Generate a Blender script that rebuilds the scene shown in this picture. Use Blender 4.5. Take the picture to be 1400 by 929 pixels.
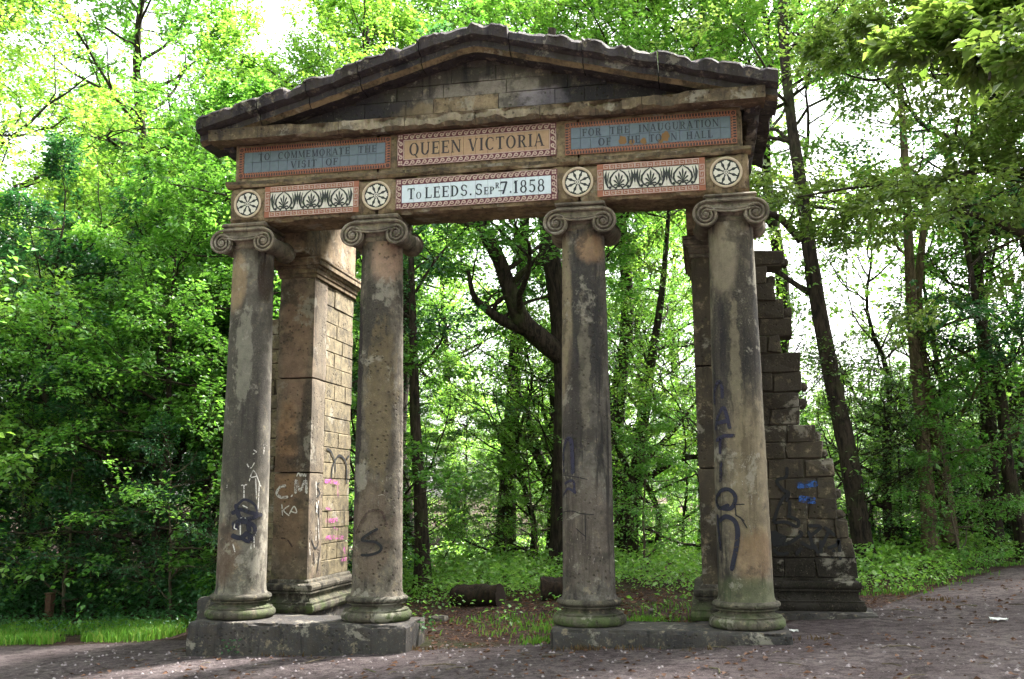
import bpy, math, random
import numpy as np
from math import sin, cos, pi, radians, sqrt, atan2
from mathutils import Vector, noise as mnoise

sc = bpy.context.scene
for o in list(bpy.data.objects):
    bpy.data.objects.remove(o)
COL = sc.collection

# ------------------------------------------------------------------ camera
CAM = np.array([2.439, -10.7299, 1.3533])
YAW, PITCH, ROLL, FPX = 0.1910, 0.1605, -0.0053, 1325.53
Fv = np.array([-sin(YAW)*cos(PITCH), cos(YAW)*cos(PITCH), sin(PITCH)])
R0 = np.array([cos(YAW), sin(YAW), 0.0]); U0 = np.cross(R0, Fv)
Rv = cos(ROLL)*R0 + sin(ROLL)*U0; Uv = -sin(ROLL)*R0 + cos(ROLL)*U0
cd = bpy.data.cameras.new('camera'); cam = bpy.data.objects.new('camera', cd); COL.objects.link(cam)
from mathutils import Matrix
cam.matrix_world = Matrix(((Rv[0], Uv[0], -Fv[0], CAM[0]), (Rv[1], Uv[1], -Fv[1], CAM[1]), (Rv[2], Uv[2], -Fv[2], CAM[2]), (0, 0, 0, 1)))
cd.sensor_fit = 'HORIZONTAL'; cd.sensor_width = 36.0; cd.lens = FPX/1400*36
cd.clip_start = 0.1; cd.clip_end = 3000
sc.camera = cam

# ------------------------------------------------------------------ world, sun, exposure
SUN_EL, SUN_AZ = radians(52), radians(38)        # azimuth from +y (north) towards +x
w = bpy.data.worlds.new('World'); sc.world = w; w.use_nodes = True
nt = w.node_tree; nt.nodes.clear()
wo = nt.nodes.new('ShaderNodeOutputWorld'); bg = nt.nodes.new('ShaderNodeBackground')
sky = nt.nodes.new('ShaderNodeTexSky'); sky.sky_type = 'NISHITA'; sky.sun_disc = False
sky.sun_elevation = SUN_EL; sky.sun_rotation = SUN_AZ; sky.dust_density = 4.0; sky.air_density = 1.0
hs = nt.nodes.new('ShaderNodeHueSaturation'); hs.inputs['Saturation'].default_value = 0.22
nt.links.new(sky.outputs[0], hs.inputs['Color']); nt.links.new(hs.outputs[0], bg.inputs[0]); nt.links.new(bg.outputs[0], wo.inputs[0])
bg.inputs[1].default_value = 0.15
sl = bpy.data.lights.new('sun', 'SUN'); so = bpy.data.objects.new('sun', sl); COL.objects.link(so)
sl.energy = 5.0; sl.angle = radians(11); sl.color = (1.0, 0.96, 0.90)
sd = Vector((sin(SUN_AZ)*cos(SUN_EL), cos(SUN_AZ)*cos(SUN_EL), sin(SUN_EL)))
so.rotation_euler = sd.to_track_quat('Z', 'Y').to_euler(); so.location = (20, 30, 60)
sc.view_settings.view_transform = 'Standard'; sc.view_settings.look = 'None'
sc.view_settings.exposure = 2.6; sc.view_settings.gamma = 1.0
sc.render.engine = 'CYCLES'
cy = sc.cycles
cy.max_bounces = 7; cy.diffuse_bounces = 3; cy.glossy_bounces = 2; cy.transmission_bounces = 4; cy.transparent_max_bounces = 6
cy.use_denoising = True; cy.use_adaptive_sampling = True; cy.adaptive_threshold = 0.02
cy.sample_clamp_indirect = 4.0; cy.caustics_reflective = False; cy.caustics_refractive = False

# ------------------------------------------------------------------ helpers
def ray(px, py): return Fv + Rv*(px-700)/FPX + Uv*(464.5-py)/FPX
def uy(px, py, Y):
    d = ray(px, py); return CAM + d*(Y-CAM[1])/d[1]
def uz(px, py, Z):
    d = ray(px, py); return CAM + d*(Z-CAM[2])/d[2]
def lin(h):
    h = h.lstrip('#'); c = [int(h[i:i+2], 16)/255 for i in (0, 2, 4)]
    return tuple((v/12.92 if v <= .04045 else ((v+.055)/1.055)**2.4) for v in c) + (1.0,)
def fbm(x, y, z, o=4): return mnoise.fractal(Vector((x, y, z)), 1.0, 2.0, o)
def nz(x, y=0, z=0): return mnoise.noise(Vector((x, y, z)))
def smooth(t):
    t = min(1, max(0, t)); return t*t*(3-2*t)

class MB:
    """collects geometry, linked as ONE mesh object"""
    def __init__(s): s.v = []; s.f = []; s.m = []; s.mi = 0
    def add(s, vs, fs):
        b = len(s.v); s.v.extend([tuple(map(float, q)) for q in vs])
        for f in fs: s.f.append(tuple(b+i for i in f)); s.m.append(s.mi)
    def box(s, x0, x1, y0, y1, z0, z1):
        s.add([(x0,y0,z0),(x1,y0,z0),(x1,y1,z0),(x0,y1,z0),(x0,y0,z1),(x1,y0,z1),(x1,y1,z1),(x0,y1,z1)],
              [(0,3,2,1),(4,5,6,7),(0,1,5,4),(1,2,6,5),(2,3,7,6),(3,0,4,7)])
    def cbox(s, x0, x1, y0, y1, z0, z1, c=.01, j=0.0, rng=None):
        """chamfered block, corners jittered"""
        X = (x0, x1); Y = (y0, y1); Z = (z0, z1); vs = []; idx = {}
        for i in (0, 1):
            for k in (0, 1):
                for l in (0, 1):
                    d = [0, 0, 0] if rng is None else [(rng.random()-.5)*2*j for _ in range(3)]
                    cc = c if rng is None else c*(.6+rng.random()*.9)
                    si, sk, sl_ = 1-2*i, 1-2*k, 1-2*l
                    b = (X[i]+d[0], Y[k]+d[1], Z[l]+d[2])
                    idx[i,k,l] = len(vs)
                    vs += [(b[0], b[1]+sk*cc, b[2]+sl_*cc), (b[0]+si*cc, b[1], b[2]+sl_*cc), (b[0]+si*cc, b[1]+sk*cc, b[2])]
        fs = []
        def q(a, ax): return idx[a]+ax
        for i in (0, 1):
            o = [(i,0,0),(i,1,0),(i,1,1),(i,0,1)];  o = o if i else o[::-1]; fs.append([q(a,0) for a in o])
            o = [(0,i,0),(0,i,1),(1,i,1),(1,i,0)];  o = o if i else o[::-1]; fs.append([q(a,1) for a in o])
            o = [(0,0,i),(1,0,i),(1,1,i),(0,1,i)];  o = o if i else o[::-1]; fs.append([q(a,2) for a in o])
        for k in (0, 1):
            for l in (0, 1):
                f = [q((0,k,l),1), q((1,k,l),1), q((1,k,l),2), q((0,k,l),2)]; fs.append(f if (k^l) else f[::-1])
                f = [q((k,0,l),0), q((k,1,l),0), q((k,1,l),2), q((k,0,l),2)]; fs.append(f if not (k^l) else f[::-1])
                f = [q((k,l,0),0), q((k,l,1),0), q((k,l,1),1), q((k,l,0),1)]; fs.append(f if (k^l) else f[::-1])
        for i in (0, 1):
            for k in (0, 1):
                for l in (0, 1):
                    f = [q((i,k,l),0), q((i,k,l),1), q((i,k,l),2)]
                    fs.append(f if (i+k+l) % 2 else f[::-1])
        s.add(vs, fs)
    def rbox(s, x0, x1, y0, y1, z0, z1, d=.06, amp=.006, chip=.04, ew=.08, seed=0, fr=7.0):
        """weathered block: gridded box whose arrises are worn and chipped by noise"""
        n = [max(2, int(round((b-a)/d))) for a, b in ((x0,x1),(y0,y1),(z0,z1))]
        L = (x0, y0, z0); H = (x1, y1, z1); idx = {}; vs = []
        def vert(i, j, k):
            key = (i, j, k)
            if key in idx: return idx[key]
            p = [L[a]+(H[a]-L[a])*(i, j, k)[a]/n[a] for a in range(3)]
            dist = [min(p[a]-L[a], H[a]-p[a]) for a in range(3)]
            e = sorted(dist)[1]
            nn = [0, 0, 0]
            for a in range(3):
                if (i, j, k)[a] == 0: nn[a] = 1
                elif (i, j, k)[a] == n[a]: nn[a] = -1
            wn = fbm(p[0]*fr+seed, p[1]*fr, p[2]*fr)*amp
            wg = smooth(1-e/ew)
            c2 = max(0, .25+nz(p[0]*4.1+seed*3, p[1]*4.1, p[2]*4.1)+.45*nz(p[0]*13+seed, p[1]*13, p[2]*13))*chip*wg + .006*smooth(1-e/.02)
            idx[key] = len(vs)
            vs.append(tuple(p[a]+nn[a]*(c2+abs(wn)) for a in range(3)))
            return idx[key]
        fs = []
        for (A, B, Cx) in ((0,1,2),(1,2,0),(2,0,1)):
            for side in (0, n[Cx]):
                for a in range(n[A]):
                    for b in range(n[B]):
                        q = []
                        for da, db in ((0,0),(1,0),(1,1),(0,1)):
                            t = [0, 0, 0]; t[A] = a+da; t[B] = b+db; t[Cx] = side; q.append(vert(*t))
                        fs.append(q if side else q[::-1])
        s.add(vs, fs)
    def tube(s, pts, rad, n=8, cap=True, squash=None):
        pts = [np.array(p, float) for p in pts]; m = len(pts); vs = []
        if not hasattr(rad, '__len__'): rad = [rad]*m
        t = [pts[min(i+1, m-1)]-pts[max(i-1, 0)] for i in range(m)]
        t = [q/(np.linalg.norm(q)+1e-9) for q in t]
        up = np.array([0., 0, 1]) if abs(t[0][2]) < .9 else np.array([1., 0, 0])
        a = np.cross(t[0], up); a /= np.linalg.norm(a)
        for i in range(m):
            a = a - t[i]*(a@t[i]); a /= np.linalg.norm(a)+1e-9; b = np.cross(t[i], a)
            for k in range(n):
                an = 2*pi*k/n; vs.append(pts[i]+(a*cos(an)+b*sin(an))*rad[i])
        fs = [(i*n+k, i*n+(k+1) % n, (i+1)*n+(k+1) % n, (i+1)*n+k) for i in range(m-1) for k in range(n)]
        if cap:
            fs.append(tuple(range(n-1, -1, -1))); fs.append(tuple((m-1)*n+k for k in range(n)))
        s.add(vs, fs)
    def lathe(s, prof, cx, cyy, n=48, fn=None):
        """prof: (r, z) bottom to top; fn(r, z, angle) perturbs r"""
        vs = []; m = len(prof)
        for r, z in prof:
            for k in range(n):
                an = 2*pi*k/n; rr = r if fn is None else fn(r, z, an)
                vs.append((cx+rr*sin(an), cyy-rr*cos(an), z))
        fs = [(i*n+k, i*n+(k+1) % n, (i+1)*n+(k+1) % n, (i+1)*n+k) for i in range(m-1) for k in range(n)]
        fs.append(tuple(range(n-1, -1, -1))); fs.append(tuple((m-1)*n+k for k in range(n)))
        s.add(vs, fs)
    def prism(s, poly, y0, y1):
        """polygon in (x, z), counter-clockwise seen from the front (-y), front face at y0"""
        n = len(poly)
        vs = [(x, y0, z) for x, z in poly]+[(x, y1, z) for x, z in poly]
        fs = [tuple(range(n)), tuple(range(2*n-1, n-1, -1))]+[(i, i+n, (i+1) % n+n, (i+1) % n) for i in range(n)]
        s.add(vs, fs)
    def flat(s, poly, y):
        s.add([(x, y, z) for x, z in poly], [tuple(range(len(poly)))])
    def build(s, name, mat, parent=None, smooth_ang=35, label=None, kind=None):
        me = bpy.data.meshes.new(name); me.from_pydata(s.v, [], s.f); 
        mats = mat if isinstance(mat, (list, tuple)) else [mat]
        for q in mats: me.materials.append(q)
        if len(mats) > 1: me.polygons.foreach_set('material_index', s.m)
        if smooth_ang:
            me.polygons.foreach_set('use_smooth', [True]*len(me.polygons)); me.set_sharp_from_angle(angle=radians(smooth_ang))
        me.update()
        return link(name, me, parent, label, kind)

def link(name, me, parent=None, label=None, kind=None):
    o = bpy.data.objects.new(name, me); COL.objects.link(o)
    if parent is not None: o.parent = parent
    if label: o['label'] = label
    if kind: o['kind'] = kind
    return o
def empty(name, loc, label, cat, group=None):
    o = bpy.data.objects.new(name, None); COL.objects.link(o); o.location = loc; o.empty_display_size = .2
    o['label'] = label; o['category'] = cat
    if group: o['group'] = group
    return o
def tag(o, label, cat, group=None):
    o['label'] = label; o['category'] = cat
    if group: o['group'] = group
    return o

# ------------------------------------------------------------------ materials
class NT:
    def __init__(s, name):
        s.mat = bpy.data.materials.new(name); s.mat.use_nodes = True; s.t = s.mat.node_tree; s.t.nodes.clear()
        s.out = s.t.nodes.new('ShaderNodeOutputMaterial')
    def n(s, typ, **kw):
        q = s.t.nodes.new(typ)
        for k, v in kw.items(): setattr(q, k, v)
        return q
    def l(s, a, b): s.t.links.new(a, b)
    def val(s, sock, v):
        if isinstance(v, bpy.types.NodeSocket): s.l(v, sock)
        else: sock.default_value = v
    def coord(s, scale=(1,1,1), off=(0,0,0)):
        tc = s.n('ShaderNodeTexCoord'); mp = s.n('ShaderNodeMapping'); s.l(tc.outputs['Object'], mp.inputs[0])
        mp.inputs['Scale'].default_value = scale; mp.inputs['Location'].default_value = off
        return mp.outputs[0]
    def noise(s, vec, scale, detail=5, rough=.6, dist=0):
        q = s.n('ShaderNodeTexNoise'); s.l(vec, q.inputs['Vector']); q.inputs['Scale'].default_value = scale
        q.inputs['Detail'].default_value = detail; q.inputs['Roughness'].default_value = rough; q.inputs['Distortion'].default_value = dist
        return q.outputs['Fac']
    def ramp(s, f, a, b):
        q = s.n('ShaderNodeMapRange', interpolation_type='SMOOTHSTEP'); s.l(f, q.inputs[0])
        q.inputs[1].default_value = a; q.inputs[2].default_value = b; return q.outputs[0]
    def math(s, op, a, b=0.0):
        q = s.n('ShaderNodeMath', operation=op); s.val(q.inputs[0], a); s.val(q.inputs[1], b); return q.outputs[0]
    def mix(s, f, a, b, bt='MIX'):
        q = s.n('ShaderNodeMix', data_type='RGBA', blend_type=bt); s.val(q.inputs[0], f); s.val(q.inputs[6], a); s.val(q.inputs[7], b); return q.outputs[2]
    def stain(s, c, size, amp=.8, scale=5, soft=.5, world=None):
        """mask with a ragged shape of its own round the point c"""
        tc = s.n('ShaderNodeTexCoord'); a = s.n('ShaderNodeVectorMath', operation='SUBTRACT'); s.l(tc.outputs['Object'], a.inputs[0]); a.inputs[1].default_value = c
        b = s.n('ShaderNodeVectorMath', operation='DIVIDE'); s.l(a.outputs[0], b.inputs[0]); b.inputs[1].default_value = size
        ln = s.n('ShaderNodeVectorMath', operation='LENGTH'); s.l(b.outputs[0], ln.inputs[0])
        nn = s.noise(s.coord((1,1,.5), (c[0]*3, c[2], 0)), scale, 7, .7)
        d = s.math('ADD', ln.outputs['Value'], s.math('MULTIPLY', s.math('SUBTRACT', nn, .5), amp*2))
        q = s.n('ShaderNodeMapRange', interpolation_type='SMOOTHSTEP'); s.l(d, q.inputs[0]); q.inputs[1].default_value = 1+soft/2; q.inputs[2].default_value = 1-soft/2
        return q.outputs[0]
    def finish(s, col, rough=.85, bump=None, bstr=.5, bdist=.02, spec=.25):
        p = s.n('ShaderNodeBsdfPrincipled'); s.val(p.inputs['Base Color'], col); s.val(p.inputs['Roughness'], rough)
        p.inputs['Specular IOR Level'].default_value = spec
        if bump is not None:
            b = s.n('ShaderNodeBump'); b.inputs['Strength'].default_value = bstr; b.inputs['Distance'].default_value = bdist
            s.l(bump, b.inputs['Height']); s.l(b.outputs[0], p.inputs['Normal'])
        s.l(p.outputs[0], s.out.inputs[0]); s.p = p
        return s.mat

def stone_mat(name, a='#8f8168', b='#6d6252', soot='#2e2b2a', soot_amt=(.56, .74), stains=(), streak=True, pits=True, off=0.0, rnd=0.0, bstr=.6, moss=None):
    m = NT(name)
    v = m.coord((1,1,1), (off, off*.7, off*.3))
    n1 = m.noise(v, 1.3, 6, .62); n2 = m.noise(v, 9, 8, .7); n3 = m.noise(v, 55, 5, .65)
    col = m.mix(m.ramp(n1, .35, .66), lin(a), lin(b))
    col = m.mix(m.math('MULTIPLY', m.ramp(n2, .46, .62), .62), col, lin('#463f37'))
    col = m.mix(m.math('MULTIPLY', m.ramp(n2, .46, .34), .4), col, lin('#a8987c'))
    if rnd:
        oi = m.n('ShaderNodeObjectInfo')
        hv = m.n('ShaderNodeHueSaturation'); m.l(col, hv.inputs['Color'])
        mr = m.n('ShaderNodeMapRange'); m.l(oi.outputs['Random'], mr.inputs[0]); mr.inputs[3].default_value = 1-rnd; mr.inputs[4].default_value = 1+rnd
        m.l(mr.outputs[0], hv.inputs['Value']); col = hv.outputs[0]
    if streak:
        vs = m.coord((5, 5, .55), (off*2, 0, off))
        s1 = m.noise(vs, 1.5, 8, .68, .4)
        col = m.mix(m.math('MULTIPLY', m.ramp(s1, *soot_amt), .85), col, lin(soot))
    for (c, size, amp, scale, soft, colr, opa) in stains:
        mot = m.math('ADD', m.math('MULTIPLY', m.ramp(n2, .62, .40), .5), m.math('MULTIPLY', m.ramp(n3, .60, .42), .5))
        col = m.mix(m.math('MULTIPLY', m.stain(c, size, amp, scale, soft), m.math('ADD', m.math('MULTIPLY', mot, opa*.45), opa*.6)), col, lin(colr))
    if moss:
        mz = m.n('ShaderNodeSeparateXYZ'); tc = m.n('ShaderNodeTexCoord'); m.l(tc.outputs['Object'], mz.inputs[0])
        mk = m.math('MULTIPLY', m.ramp(mz.outputs[2], moss[1], moss[0]), m.ramp(m.noise(v, 3.3, 7, .7), .42, .62))
        col = m.mix(m.math('MULTIPLY', mk, .8), col, lin(moss[2] if len(moss) > 2 else '#4c5a26'))
    col = m.mix(m.math('MULTIPLY', m.ramp(n3, .62, .72), .32), col, lin('#b9ad97'))
    col = m.mix(m.math('MULTIPLY', m.ramp(n3, .40, .30), .45), col, lin('#2f2a25'))
    nb = m.noise(v, 3.2, 8, .7)
    col = m.mix(m.math('MULTIPLY', m.ramp(nb, .52, .62), .6), col, lin('#3a3631'))
    nc = m.noise(v, 2.1, 9, .72, .3)
    col = m.mix(m.math('MULTIPLY', m.ramp(nc, .57, .63), .5), col, lin('#a09a8c'))
    h = m.math('ADD', m.math('MULTIPLY', n2, .6), m.math('MULTIPLY', n3, .45))
    if pits:
        vo = m.n('ShaderNodeTexVoronoi'); m.l(v, vo.inputs['Vector']); vo.inputs['Scale'].default_value = 17; vo.inputs['Randomness'].default_value = 1
        pm = m.math('MULTIPLY', m.ramp(vo.outputs['Distance'], .30, .12), m.ramp(m.noise(v, 2.6, 4), .42, .58))
        h = m.math('SUBTRACT', h, m.math('MULTIPLY', pm, .8))
        col = m.mix(m.math('MULTIPLY', pm, .6), col, lin('#3a342d'))
    return m.finish(col, .9, h, bstr, .02)

def flat_mat(name, c, rough=.8, var=.25, scale=20, c2=None, spec=.3):
    m = NT(name); v = m.coord(); n1 = m.noise(v, scale, 6, .7)
    col = m.mix(m.math('MULTIPLY', m.ramp(n1, .4, .75), var), lin(c), lin(c2) if c2 else (0.03, .025, .02, 1))
    return m.finish(col, rough, n1, .15, .004, spec)

def paint_mat(name, c, cover=(.3, .5), scale=26):
    """sprayed paint that breaks up over the rough stone"""
    m = NT(name); v = m.coord(); n1 = m.noise(v, scale, 6, .75); n2 = m.noise(v, 5, 3)
    p = m.n('ShaderNodeBsdfPrincipled'); p.inputs['Base Color'].default_value = lin(c); p.inputs['Roughness'].default_value = .7
    t = m.n('ShaderNodeBsdfTransparent'); x = m.n('ShaderNodeMixShader')
    m.l(m.ramp(m.math('ADD', m.math('MULTIPLY', n1, .7), m.math('MULTIPLY', n2, .3)), *cover), x.inputs[0]); m.l(t.outputs[0], x.inputs[1]); m.l(p.outputs[0], x.inputs[2]); m.l(x.outputs[0], m.out.inputs[0])
    return m.mat

def leaf_mat(name, cols, tcols, tr=.42, gloss=.38, spec=.5):
    m = NT(name)
    g = m.n('ShaderNodeNewGeometry'); oi = m.n('ShaderNodeObjectInfo')
    r = g.outputs['Random Per Island']
    def ramp3(cs):
        q = m.n('ShaderNodeValToRGB'); m.l(r, q.inputs[0]); e = q.color_ramp.elements
        e[0].position = 0; e[0].color = lin(cs[0]); e[1].position = 1; e[1].color = lin(cs[-1])
        for i, c in enumerate(cs[1:-1]):
            z = e.new((i+1)/(len(cs)-1)); z.color = lin(c)
        return q.outputs[0]
    def objv(c):
        hv = m.n('ShaderNodeHueSaturation'); m.l(c, hv.inputs['Color'])
        mr = m.n('ShaderNodeMapRange'); m.l(oi.outputs['Random'], mr.inputs[0]); mr.inputs[3].default_value = .8; mr.inputs[4].default_value = 1.2; m.l(mr.outputs[0], hv.inputs['Value'])
        m2 = m.n('ShaderNodeMapRange'); m.l(oi.outputs['Random'], m2.inputs[0]); m2.inputs[3].default_value = .515; m2.inputs[4].default_value = .485; m.l(m2.outputs[0], hv.inputs['Hue'])
        return hv.outputs[0]
    p = m.n('ShaderNodeBsdfPrincipled'); m.l(objv(ramp3(cols)), p.inputs['Base Color']); p.inputs['Roughness'].default_value = gloss; p.inputs['Specular IOR Level'].default_value = spec
    t = m.n('ShaderNodeBsdfTranslucent'); m.l(objv(ramp3(tcols)), t.inputs['Color'])
    x = m.n('ShaderNodeMixShader'); x.inputs[0].default_value = tr
    m.l(p.outputs[0], x.inputs[1]); m.l(t.outputs[0], x.inputs[2]); m.l(x.outputs[0], m.out.inputs[0])
    return m.mat

def bark_mat(name, a, b, moss='#4a5230', mamt=.5):
    m = NT(name); v = m.coord((1,1,.22)); v2 = m.coord()
    n1 = m.noise(v, 16, 8, .7, .5); n2 = m.noise(v2, 1.7, 5); n3 = m.noise(v2, 40, 4)
    col = m.mix(m.ramp(n1, .36, .64), lin(a), lin(b))
    col = m.mix(m.math('MULTIPLY', m.ramp(n2, .5, .68), mamt), col, lin(moss))
    return m.finish(col, .9, m.math('ADD', n1, m.math('MULTIPLY', n3, .2)), .9, .03, .2)

M = {}
M['bark'] = bark_mat('dark_bark', '#191512', '#433a30')
M['bark_grey'] = bark_mat('grey_bark', '#40392f', '#6e6353', '#56603a', .6)
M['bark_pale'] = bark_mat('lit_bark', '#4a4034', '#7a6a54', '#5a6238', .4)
LC = dict(
 mid=(['#3f6a28', '#548438', '#6a9a44', '#497630', '#86a85e'], ['#68a430', '#80bc3c', '#98d04e', '#72ac34', '#a6d660']),
 lime=(['#4f7c34', '#669442', '#7ca852', '#5a863a', '#98b870'], ['#78b634', '#90c842', '#aad856', '#82be3a', '#b8de68']),
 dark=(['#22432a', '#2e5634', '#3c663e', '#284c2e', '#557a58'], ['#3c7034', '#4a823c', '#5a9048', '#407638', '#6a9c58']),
 olive=(['#385424', '#4a662e', '#5a7438', '#405c28', '#70864c'], ['#628a30', '#74983a', '#88a648', '#6a8e34', '#94ae58']))
for k, (a, b) in LC.items(): M['leaf_'+k] = leaf_mat('leaf_'+k, a, b)

# ------------------------------------------------------------------ ground
def path_edge(x):   # y of the back edge of the bare path in front of the portico
    if x < -2.5: return -.15+.1*sin(x*1.3)+1.2*smooth((-2.7-x)/1.0)
    return -.15+.1*sin(x*1.3)+smooth((x-2.3)/1.7)*2.3+max(0, min(x, 7.4)-4.3)*1.7+max(0, x-7.4)*.6
def gz(x, y):
    t = max(-7, min(9, x)); s = -.245+.043*t
    s += .035*fbm(x*.35, y*.35, 3.3, 3)+.014*fbm(x*1.6, y*1.6, 7.1, 3)
    s += .10*smooth((y-9)/14)*(1 if x > 0 else .4)
    return s
def make_ground():
    xs = np.concatenate([-np.geomspace(14, 900, 16)[::-1], np.arange(-13.75, 15, .2), np.geomspace(15.2, 900, 16)])
    ys = np.concatenate([-np.geomspace(9, 900, 14)[::-1], np.arange(-8.8, 14, .2), np.geomspace(14.3, 900, 18)])
    vs = []; 
    for y in ys:
        for x in xs: vs.append((x, y, gz(x, y)+.012*nz(x*6, y*6, 1)))
    nx = len(xs)
    fs = [(j*nx+i, j*nx+i+1, (j+1)*nx+i+1, (j+1)*nx+i) for j in range(len(ys)-1) for i in range(nx-1)]
    me = bpy.data.meshes.new('ground'); me.from_pydata(vs, [], fs)
    at = me.attributes.new('path', 'FLOAT', 'POINT')
    at.data.foreach_set('value', [smooth(.5+(path_edge(v[0])-v[1]+.25*nz(v[0]*1.7, v[1]*1.7, 5))/.7) for v in vs])
    m = NT('woodland_soil'); v = m.coord()
    n1 = m.noise(v, .9, 6, .6); n2 = m.noise(v, 9, 8, .72); n3 = m.noise(v, 46, 6, .7); n4 = m.noise(v, 110, 3, .6)
    path = m.mix(m.ramp(n1, .38, .64), lin('#776c6c'), lin('#5f5455'))
    path = m.mix(m.math('MULTIPLY', m.ramp(n2, .42, .62), .75), path, lin('#332a2d'))
    path = m.mix(m.math('MULTIPLY', m.ramp(n3, .56, .66), .8), path, lin('#857876'))
    path = m.mix(m.math('MULTIPLY', m.ramp(n3, .46, .36), .7), path, lin('#3a2f30'))
    path = m.mix(m.math('MULTIPLY', m.ramp(n4, .66, .72), .7), path, lin('#a89c9a'))
    soil = m.mix(m.ramp(n2, .36, .64), lin('#2f2420'), lin('#54403a'))
    soil = m.mix(m.math('MULTIPLY', m.ramp(n3, .55, .68), .6), soil, lin('#6e5648'))
    soil = m.mix(m.math('MULTIPLY', m.ramp(n1, .5, .64), .5), soil, lin('#3c4a24'))
    a = m.n('ShaderNodeAttribute', attribute_name='path')
    col = m.mix(m.ramp(m.math('ADD', a.outputs['Fac'], m.math('MULTIPLY', m.math('SUBTRACT', n2, .5), .9)), .35, .65), soil, path)
    mat = m.finish(col, .95, m.math('ADD', m.math('MULTIPLY', n2, .7), m.math('ADD', m.math('MULTIPLY', n3, .8), m.math('MULTIPLY', n4, .5))), 1.0, .07, .15)
    me.materials.append(mat); me.polygons.foreach_set('use_smooth', [True]*len(me.polygons)); me.update()
    o = link('ground', me, kind='structure'); o['label'] = 'purplish brown earth path and leaf strewn woodland floor'
make_ground()
# ------------------------------------------------------------------ the memorial portico
rng = random.Random(4)
PORT = empty('memorial_portico', (0, .8, -.3), 'weathered stone memorial portico with four scroll topped columns and blue inscription tiles under a pediment', 'portico')
def part(name, mb, mat, parent=None, **kw):
    par = parent if parent is not None else PORT
    o = mb.build(name, mat, par, **kw)
    root = par
    o.matrix_parent_inverse = par.matrix_world.inverted() if par is not PORT else Matrix.Translation((0, -.8, .3))
    return o
def group_part(name, label=None):   # a part that only carries sub-parts
    o = bpy.data.objects.new(name, None); COL.objects.link(o); o.parent = PORT; o.empty_display_size = .1
    o.matrix_parent_inverse = Matrix.Translation((0, -.8, .3))
    if label: o['label'] = label
    return o
def sub(name, mb, mat, par, **kw):  # sub-parts of a part whose origin is the world origin
    o = mb.build(name, mat, par, **kw); return o

COLX = (-2.846, -1.199, 1.199, 2.846)
# each column's own soot, scars and flaked patches
ST = {
 0: [((-2.80,-.25,2.6),(.30,.4,1.25),.9,4,.6,'#3b3835',.75), ((-2.62,-.2,3.95),(.07,.3,.28),.6,6,.5,'#33251c',.8), ((-2.95,-.25,3.9),(.14,.3,.35),.5,5,.6,'#9a8264',.7),
     ((-2.80,-.3,3.0),(.10,.3,.6),1.2,12,.3,'#8c897b',.6), ((-2.95,-.2,.75),(.2,.4,.35),.7,6,.5,'#5a4030',.6)],
 1: [((-1.20,-.25,3.3),(.17,.4,.75),.8,5,.7,'#35332f',.85), ((-1.43,-.2,2.3),(.09,.3,1.5),.8,8,.3,'#231d24',.9), ((-1.12,-.25,2.5),(.16,.4,.9),1.0,10,.4,'#77684c',.6),
     ((-1.05,-.25,4.1),(.2,.3,.25),.5,5,.7,'#a58873',.8), ((-1.2,-.25,1.0),(.24,.4,.55),.9,7,.4,'#685748',.6)],
 2: [((1.24,-.25,3.35),(.20,.4,.85),.8,5,.5,'#2f2e2e',.9), ((1.00,-.2,3.4),(.09,.3,1.0),.5,4,.5,'#94866c',.75), ((1.22,-.3,2.7),(.06,.3,.75),1.3,12,.4,'#807868',.6),
     ((1.08,-.25,2.2),(.10,.3,.9),.8,7,.4,'#2f2a2c',.7), ((1.3,-.25,4.1),(.16,.3,.18),.5,5,.6,'#9c7f63',.8), ((1.2,-.25,.95),(.3,.4,.6),.9,7,.5,'#5b5048',.6)],
 3: [((2.92,-.25,3.2),(.22,.4,.85),.8,5,.6,'#2c2a28',.9), ((2.66,-.2,2.7),(.09,.3,1.0),.9,8,.35,'#29262a',.8), ((2.83,-.3,2.6),(.05,.3,.85),1.3,14,.4,'#857b66',.6),
     ((2.74,-.25,3.9),(.14,.3,.4),.5,5,.6,'#8f8470',.7), ((2.96,-.25,1.4),(.26,.4,.85),.6,4,.7,'#85765c',.5), ((2.95,-.25,.75),(.22,.3,.25),.6,5,.6,'#8a6748',.4), ((2.85,-.2,.35),(.4,.5,.16),.6,6,.5,'#4a5238',.7)],
}
CLAB = ('outermost column on the tall plinth with a dark blue black scribble', 'column with a black S painted in a flaked hollow',
        'inner column on the low plinth with a dark soot patch and pale flaking', 'column painted downwards with the dark letters NATION')
M['column_stone'] = []
for i in range(4):
    M['column_stone'].append(stone_mat('column_stone', ('#767166', '#776f63', '#6f6a62', '#7b7363')[i], ('#57534a', '#595248', '#4f4b46', '#5b5449')[i], '#252425', ((.50, .66), (.52, .66), (.48, .62), (.50, .64))[i], ST[i], off=i*7.3, bstr=(.6, .8, .75, .55)[i], pits=i in (1, 2)))
M['capital_stone'] = stone_mat('capital_stone', '#857b6b', '#625a4f', '#312e2c', (.52, .72), off=3.1, bstr=.4, pits=False)
M['base_stone'] = stone_mat('base_stone', '#5f5a4e', '#3e3b35', '#211f1b', (.46, .66), off=5.5, moss=(-.05, .32, '#4d5e30'), bstr=.7)
M['plinth_stone'] = stone_mat('plinth_stone', '#474442', '#373637', '#1e1e20', (.48, .70), off=8.2, bstr=.8)
M['lintel_stone'] = stone_mat('lintel_stone', '#8d7a5f', '#6e5e49', '#3a312d', (.52, .74), off=1.7, bstr=.6)
M['sima_stone'] = stone_mat('cornice_stone', '#4b4648', '#39363c', '#1d1c21', (.48, .68), off=2.9, bstr=.8)
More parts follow.
